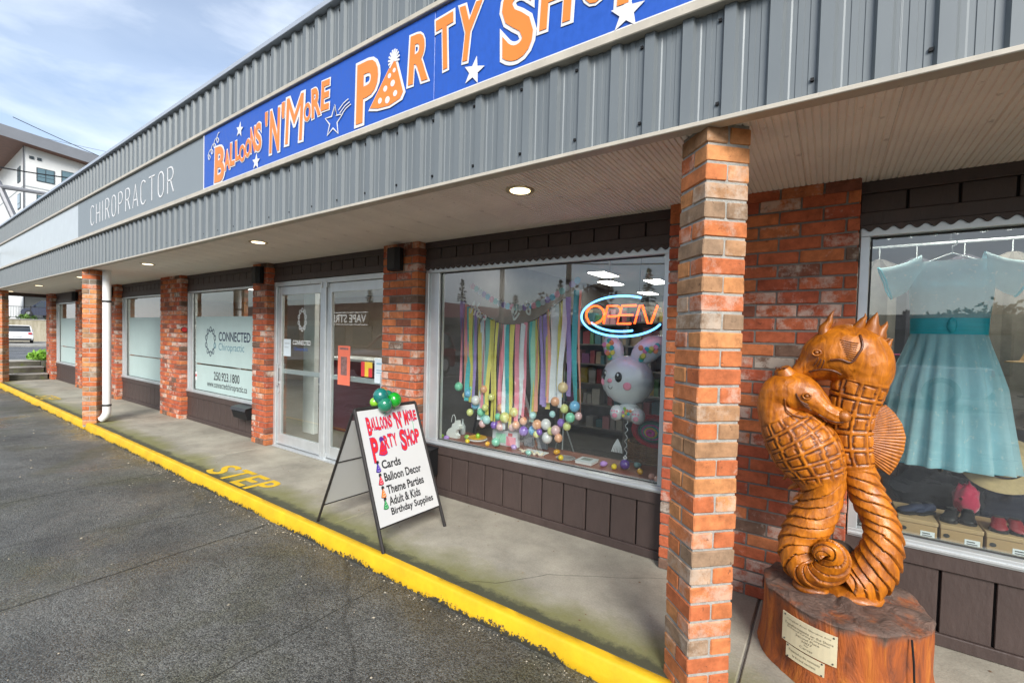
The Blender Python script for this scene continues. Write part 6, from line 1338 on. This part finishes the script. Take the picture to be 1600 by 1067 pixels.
for i in range(140):
    y = -1 + i * .1
    MB().box(-62.258, -62.242, y - .01, y + .01, 2.3, 3.25).build('baluster', RAILM, fe)
LEAF = mat('hedge_leaf', (.10, .20, .03), .6, var=.3, vs=8); LEAFD = mat('dark_leaf', (.04, .085, .025), .6, var=.3, vs=5)
def tuft(name, lab, c, sx, sy, sz, n, m, size=.12, group=None, cat='shrub'):
    t = thing(name, lab, cat, c, group); mb = MB()
    for i in range(n):
        while True:
            v = Vector((rnd.uniform(-1, 1), rnd.uniform(-1, 1), rnd.uniform(0, 1)))
            if v.x ** 2 + v.y ** 2 + (v.z * .9) ** 2 < 1: break
        p = Vector(c) + Vector((v.x * sx, v.y * sy, v.z * sz)); d = Vector((rnd.uniform(-1, 1), rnd.uniform(-1, 1), rnd.uniform(.1, 1.2))).normalized(); s_ = size * rnd.uniform(.6, 1.3); q = d.orthogonal().normalized() * s_ * .3
        mb.add([p - q * .3, p + d * s_ * .5 - q, p + d * s_, p + d * s_ * .5 + q], [(0, 1, 2, 3)])
    mb.build('foliage', m, t, kind='stuff')
    st_ = MB()
    for k in range(5): st_.tube([Vector(c), Vector(c) + Vector((sx * .5 * math.cos(k * 1.3), sy * .5 * math.sin(k * 1.3), sz * .7))], [size * .1, size * .04], 5)
    st_.build('stems', mat('stem', (.07, .05, .03), .9), t); return t
for i, (y, lab) in enumerate(((4.0, 'leftmost low green bush along the far railing'), (5.8, 'second low green bush along the far railing'), (7.6, 'third low green bush along the far railing'), (11.6, 'low green bush before the dark parked car'))): tuft('low_bush', lab, (-62.45, y, 2.1), .4, .7, .38, 260, LEAF, .2, 'bushes along the far railing')
tuft('weed_clump', 'bright green weeds at the top of the steps', (-20.1, .05, .5), .5, .30, .22, 420, mat('bright_weed', (.16, .34, .03), .6, var=.3, vs=9), .13, cat='weeds')
MB().cbox(-20.6, -19.3, -.03, .6, .0, .5, .01).build('planter_block', MOSSY, steps)
car('sedan', 'white sedan parked below the retaining wall', paint('white_car', (.75, .76, .77)), (-57.5, 4.5, .03), R(172), 4.7, 1.85, 1.5)
car('suv', 'dark blue SUV parked on the terrace behind the railing', paint('navy_car', (.02, .03, .07)), (-65.2, 8.0, 2.25), R(215), 4.7, 1.9, 1.75, 'suv')
o = MB().box(-61.98, -61.95, 10.0, 11.6, 1.0, 1.95).build('wall_notice', mat('notice_white', (.7, .7, .72), .6), None); tag(o, 'white notice board on the far retaining wall', 'notice')
t = thing('bollard', 'red and black post at the foot of the steps beyond the walkway', 'post', (-24.5, 1.6, .3))
MB().tube([(-24.5, 1.55, .2), (-24.5, 1.55, .95)], .06, 10).build('lower', BLACK, t); MB().tube([(-24.5, 1.55, .951), (-24.5, 1.55, 1.75)], .06, 10).build('upper', mat('rust_red', (.30, .05, .03), .6), t)
# apartment block behind the terrace
APW = mat('white_cladding', (.66, .67, .66), .6, var=.04, vs=1); APR = mat('roof_fascia', (.20, .21, .23), .5, .2, var=.06, vs=1); APS = mat('cedar_soffit', (.16, .075, .05), .6, var=.2, vs=2); AWIN = mat('dark_window_frame', (.03, .045, .055), .5); AGL = mat('apartment_glass', (.10, .17, .20), .08, spec=.8, var=.1)
ap = thing('apartment_block', 'white apartment block with a grey sloping roof rising behind the fascia', 'building', (-84, 20, 2))
AX0, AY0 = -73.6, 7.2
MB().box(-96, AX0, AY0, 36, 2.0, 18.6).build('wall', APW, ap)
MB().add([(-100, 4.5, 22.7), (-72.3, 4.5, 22.7), (-72.3, 40, 19.5), (-100, 40, 19.5), (-100, 4.5, 21.5), (-72.3, 4.5, 21.5), (-72.3, 40, 18.3), (-100, 40, 18.3)], [(0, 1, 2, 3), (0, 4, 5, 1), (1, 5, 6, 2), (2, 6, 7, 3), (3, 7, 4, 0)]).build('roof', APR, ap)
MB().add([(-100, 4.5, 21.49), (-72.3, 4.5, 21.49), (-72.3, 40, 18.29), (-100, 40, 18.29)], [(3, 2, 1, 0)]).build('roof_soffit', APS, ap)
MB().add([(-96, AY0, 18.6), (AX0, AY0, 18.6), (AX0, 36, 18.6), (-96, AY0, 21.27), (AX0, AY0, 21.27), (AX0, 36, 18.66)], [(0, 1, 4, 3), (1, 2, 5, 4)]).build('gable', APW, ap)
def awin(x, y, z, w, h, face):
    if face == 'x':
        f_ = MB().box(x, x + .06, y, y + w, z, z + h).build('window', AWIN, ap); g = [(y + .08, y + w / 2 - .04), (y + w / 2 + .04, y + w - .08)]
        for a, b_ in g: MB().box(x + .061, x + .075, a, b_, z + h * .36, z + h - .08).build('pane', AGL, f_); MB().box(x + .061, x + .075, a, b_, z + .08, z + h * .32).build('pane', AGL, f_)
    else:
        f_ = MB().box(x, x + w, y - .06, y, z, z + h).build('window', AWIN, ap); MB().box(x + .08, x + w - .08, y - .075, y - .061, z + h * .36, z + h - .08).build('pane', AGL, f_); MB().box(x + .08, x + w - .08, y - .075, y - .061, z + .08, z + h * .32).build('pane', AGL, f_)
for zf in (17.7, 14.7, 11.7):
    awin(AX0, AY0 + .95, zf, 1.45, 1.5, 'x'); awin(AX0, AY0 + 2.95, zf - .5, 3.0, 2.3, 'x'); awin(AX0, AY0 + 8, zf, 1.45, 1.5, 'x'); awin(AX0 - 3.4, AY0, zf, 1.6, 1.7, 'y')
for z in (16.85, 13.85): MB().box(-96.05, AX0 + .03, AY0 - .03, 36, z, z + .12).build('floor_band', mat('band_grey', (.35, .37, .38), .6), ap)
MB().box(AX0, AX0 + .09, AY0 - .09, AY0, 2.1, 21.2).build('corner_trim', mat('corner_dark', (.12, .12, .13), .6), ap)
for y in (.4, 1.0): MB().box(AX0, AX0 + .1, AY0 + y, AY0 + y + .35, 20.0, 20.3).build('vent', AWIN, ap)
MB().box(AX0, AX0 + 6, -4, 36, 4.7, 5.6).build('canopy', mat('canopy_grey', (.30, .31, .33), .6), ap)
# utility wires and lamp arm at the far left
t = thing('street_lamp', 'grey street lamp arm crossing in front of the apartment block', 'street lamp', (-40, -3.4, 0)); GAL = mat('galvanised_pole', (.20, .205, .22), .55, .4)
def far_at(px, py, d): 
    f_ = -AB; return CAM + (f_ + AX * ((px - 804.83) / 707.05) - AU * ((py - 547.65) / 707.05)) * d
pa, pb = far_at(-60, 20, 26), far_at(-4, 280, 26); pc = far_at(70, 302, 25)
base = far_at(24, 345, 26)
MB().tube([far_at(-4, 284, 26), base, base + (base - far_at(-4, 284, 26)) * .8], .16, 8).build('brace', GAL, t); MB().tube([far_at(-40, 288, 26), far_at(10, 293, 26), far_at(78, 304, 25)], [.14, .13, .09], 8).build('arm', GAL, t)
MB().tube([far_at(-40, 288, 26), Vector((far_at(-40, 288, 26).x, far_at(-40, 288, 26).y, 0))], .18, 10).build('pole', GAL, t)
WIREM = mat('black_wire', (.015, .015, .016), .6)
def wire(a, b_, sag, r, lab):
    pts = [Vector(a).lerp(Vector(b_), i / 24) - Vector((0, 0, sag * (1 - (2 * i / 24 - 1) ** 2))) for i in range(25)]
    o = MB().tube(pts, r, 5).build('utility_wire', WIREM, None); tag(o, lab, 'wire', 'utility wires')
wire(far_at(-60, 250, 30), far_at(180, 285, 40), .2, .05, 'thick utility wire crossing the apartment windows'); wire(far_at(-30, 192, 50), far_at(330, 268, 60), .3, .02, 'upper utility wire against the sky over the roof'); wire(far_at(20, 183, 45), far_at(320, 310, 60), .3, .035, 'utility wire meeting the fascia top')
# ------------------------------------------------------------------ across the car park, mirrored in the shop glass
op = thing('opposite_shops', 'low shop row with maroon band across the car park', 'building', (-25, -32, 0))
MB().box(-70, -32, -40, -28.05, -.1, 3.9).build('wall', mat('beige_stucco', (.36, .33, .30), .85, var=.1, vs=1), op); MB().box(-71, -31.5, -41, -27.4, 3.0, 4.9).build('fascia_band', mat('maroon_metal', (.12, .02, .03), .5, var=.1, vs=1), op)
MB().box(-31.9, 30, -40, -28.5, -.1, 2.9).build('wall', mat('grey_stucco', (.26, .25, .24), .85, var=.1, vs=1), op); MB().box(-31.4, 31, -41, -27.6, 2.5, 3.3).build('fascia_band', mat('dark_metal_band', (.07, .06, .06), .5, var=.1, vs=1), op)
for i in range(20):
    x = -68 + i * 4.8
    if abs(x + 31.5) < 3: continue
    yy = -28.05 if x < -32 else -28.5; f_ = MB().box(x, x + 3.4, yy, yy + .06, .3, 2.4).build('shop_window', AWIN, op); MB().box(x + .1, x + 3.3, yy + .061, yy + .08, .4, 2.3).build('pane', AGL, f_)
vs_ = thing('vape_sign', 'shop sign reading VAPE STREET across the car park', 'sign', (-44, -27.3, 2.4))
MB().box(-48.5, -40.2, -27.39, -27.2, 2.45, 3.95).build('board', mat('sign_dark', (.05, .02, .025), .5), vs_)
put_text('lettering', 'VAPE STREET', lambda u, v, h: (u, -27.18 + h, v), (-40.6, -48.1, 2.75, 3.65), mat('sign_letters', (.8, .8, .78), .5, var=0, emit=(1, 1, .95), es=.45), vs_, bold=.02)
for q in ((-48.4, -40.3, 2.5, 2.58), (-48.4, -40.3, 3.82, 3.9)): MB().box(q[0], q[1], -27.19, -27.17, q[2], q[3]).build('border', mat('sign_letters', (.8, .8, .78)), vs_)
def conifer(x, y, h, w, lab, m):
    t = thing('conifer', lab, 'tree', (x, y, 0), 'trees beyond the opposite shops'); mb = MB(); MB().tube([(x, y, -.2), (x, y, h * .5), (x, y, h)], [.25, .14, .02], 8).build('trunk', mat('bark', (.06, .045, .035), .9), t)
    for k in range(75):
        f = k / 75; z0 = h * (.14 + .86 * f); ln = w * (1 - f) ** .9 * rnd.uniform(.55, 1.0) + .12; a = k * 2.4 + rnd.uniform(-.4, .4); d = Vector((math.cos(a), math.sin(a), -.12 - .2 * (1 - f)))
        for q_ in range(16):
            g = rnd.random() ** .7; p = Vector((x, y, z0)) + d * ln * g + Vector((0, 0, rnd.uniform(-.12, .06))); s_ = rnd.uniform(.16, .34) * (1.1 - .5 * g); u = Vector((math.cos(a + rnd.uniform(-1, 1)), math.sin(a + rnd.uniform(-1, 1)), rnd.uniform(-.5, .2))); v = u.cross(Vector((0, 0, 1))).normalized() * s_ * .35 + Vector((0, 0, rnd.uniform(-.1, .1)))
            mb.add([p - u * s_ * .6, p - v, p + u * s_ * .8, p + v], [(0, 1, 2, 3)])
    mb.build('crown', m, t, kind='stuff')
def broadleaf(x, y, h, w, lab, m):
    t = thing('broadleaf_tree', lab, 'tree', (x, y, 0), 'trees beyond the opposite shops'); mb = MB(); tk = MB(); tk.tube([(x, y, -.2), (x, y, h * .45)], [.3, .18], 8)
    for k in range(7): tk.tube([(x, y, h * (.3 + .03 * k)), (x + w * .6 * math.cos(k * .9), y + w * .6 * math.sin(k * .9), h * (.6 + .05 * k))], [.12, .03], 6)
    tk.build('trunk', mat('bark', (.06, .045, .035)), t)
    for i in range(1500):
        c = int(rnd.random() * 9); cx = w * .6 * math.cos(c * .9); cy = w * .6 * math.sin(c * .9); cz = h * (.55 + .05 * (c % 8)); v = Vector((rnd.gauss(0, 1), rnd.gauss(0, 1), rnd.gauss(0, .8))) * w * .22
        p = Vector((x + cx, y + cy, cz)) + v; d = Vector((rnd.uniform(-1, 1), rnd.uniform(-1, 1), rnd.uniform(-1, 1))).normalized(); q = d.orthogonal().normalized(); s_ = rnd.uniform(.18, .34)
        mb.add([p - d * s_, p - q * s_ * .6, p + d * s_, p + q * s_ * .6], [(0, 1, 2, 3)])
    mb.build('crown', m, t, kind='stuff')
CON = mat('conifer_needles', (.022, .045, .025), .7, var=.3, vs=.7); RUST = mat('autumn_leaf', (.22, .09, .03), .7, var=.3, vs=.8)
for x, h, w, lab in ((-15.9, 9.3, 2.2, 'tall conifer mirrored above the neon sign'), (-26.5, 8.6, 2.4, 'conifer mirrored over the streamers'), (-42.0, 9.5, 2.2, 'tall conifer behind the vape sign'), (-53.0, 8.5, 3.0, 'dense conifer mirrored in the right door'), (-62.0, 9.0, 2.6, 'conifer mirrored in the left door'), (-33.0, 7.0, 2.4, 'conifer left of the utility pole'), (12.0, 5.2, 1.8, 'conifer mirrored right of the dress'), (5.0, 4.6, 1.6, 'smaller conifer mirrored behind the dress')): conifer(x, -44, h, w, lab, CON)
for x, h, w, lab in ((-22.5, 8.0, 3.2, 'rust coloured tree mirrored beside the conifer'), (-29.5, 6.4, 2.4, 'bare rusty tree left of the streamers'), (8.5, 4.4, 2.6, 'bushy tree mirrored at the right of the dress')): broadleaf(x, -43, h, w, lab, RUST)
for x, lab in ((-15.9, 'wooden utility pole mirrored in the left of the party window'), (-11.5, 'wooden utility pole mirrored left of the neon sign')):
    t = thing('utility_pole', lab, 'utility pole', (x, -18, 0), 'utility poles across the car park'); MB().tube([(x, -18, -.2), (x, -18, 9.5)], [.17, .12], 10).build('pole', mat('pole_wood', (.11, .08, .06), .9), t); MB().box(x - 1.2, x + 1.2, -18.08, -17.95, 8.3, 8.45).build('crossarm', mat('pole_wood', (.11, .08, .06)), t)
    for d in (-1, -.4, .4, 1): MB().lathe([(.03, 0), (.05, .05), (.04, .14)], 8, (x + d, -18, 8.46)).build('insulator', WHITE, t)
t = thing('transformer', 'grey transformer can on the utility pole', 'transformer', (-16.6, -18, 6.2)); MB().lathe([(.02, 0), (.26, .02), (.28, .1), (.28, .8), (.2, .9), (.02, .92)], 16, (-16.45, -18, 5.9)).build('can', GAL, t); MB().box(-16.2, -15.95, -18.05, -17.95, 6.2, 6.4).build('bracket', GAL, t)
wire((-50, -18, 8.2), (-15.9, -18, 6.2), .5, .03, 'thick cable mirrored across the party window, left span'); wire((-15.9, -18, 6.2), (-5, -18.2, 5.2), .2, .03, 'thick cable mirrored across the party window, right span'); wire((-40, -18, 9.4), (10, -18, 8.6), .6, .018, 'thin wire mirrored high in the shop glass')
car('suv', 'maroon SUV parked across the car park', paint('maroon_car', (.10, .010, .018)), (-14.5, -9.5, -.11), R(80), 4.8, 1.95, 1.8, 'suv')
car('pickup_truck', 'white pickup truck parked opposite the dress shop', paint('white_pickup', (.72, .73, .74)), (1.2, -15.5, -.11), R(185), 5.4, 1.95, 1.85, 'pickup'); car('sedan', 'silver sedan parked beside the white pickup', paint('silver_car', (.42, .44, .46)), (6.8, -13.5, -.11), R(178), 4.6, 1.8, 1.45); car('sedan', 'grey sedan parked opposite the party window', paint('grey_car', (.20, .21, .23)), (-6.5, -14.5, -.11), R(182), 4.6, 1.8, 1.45)
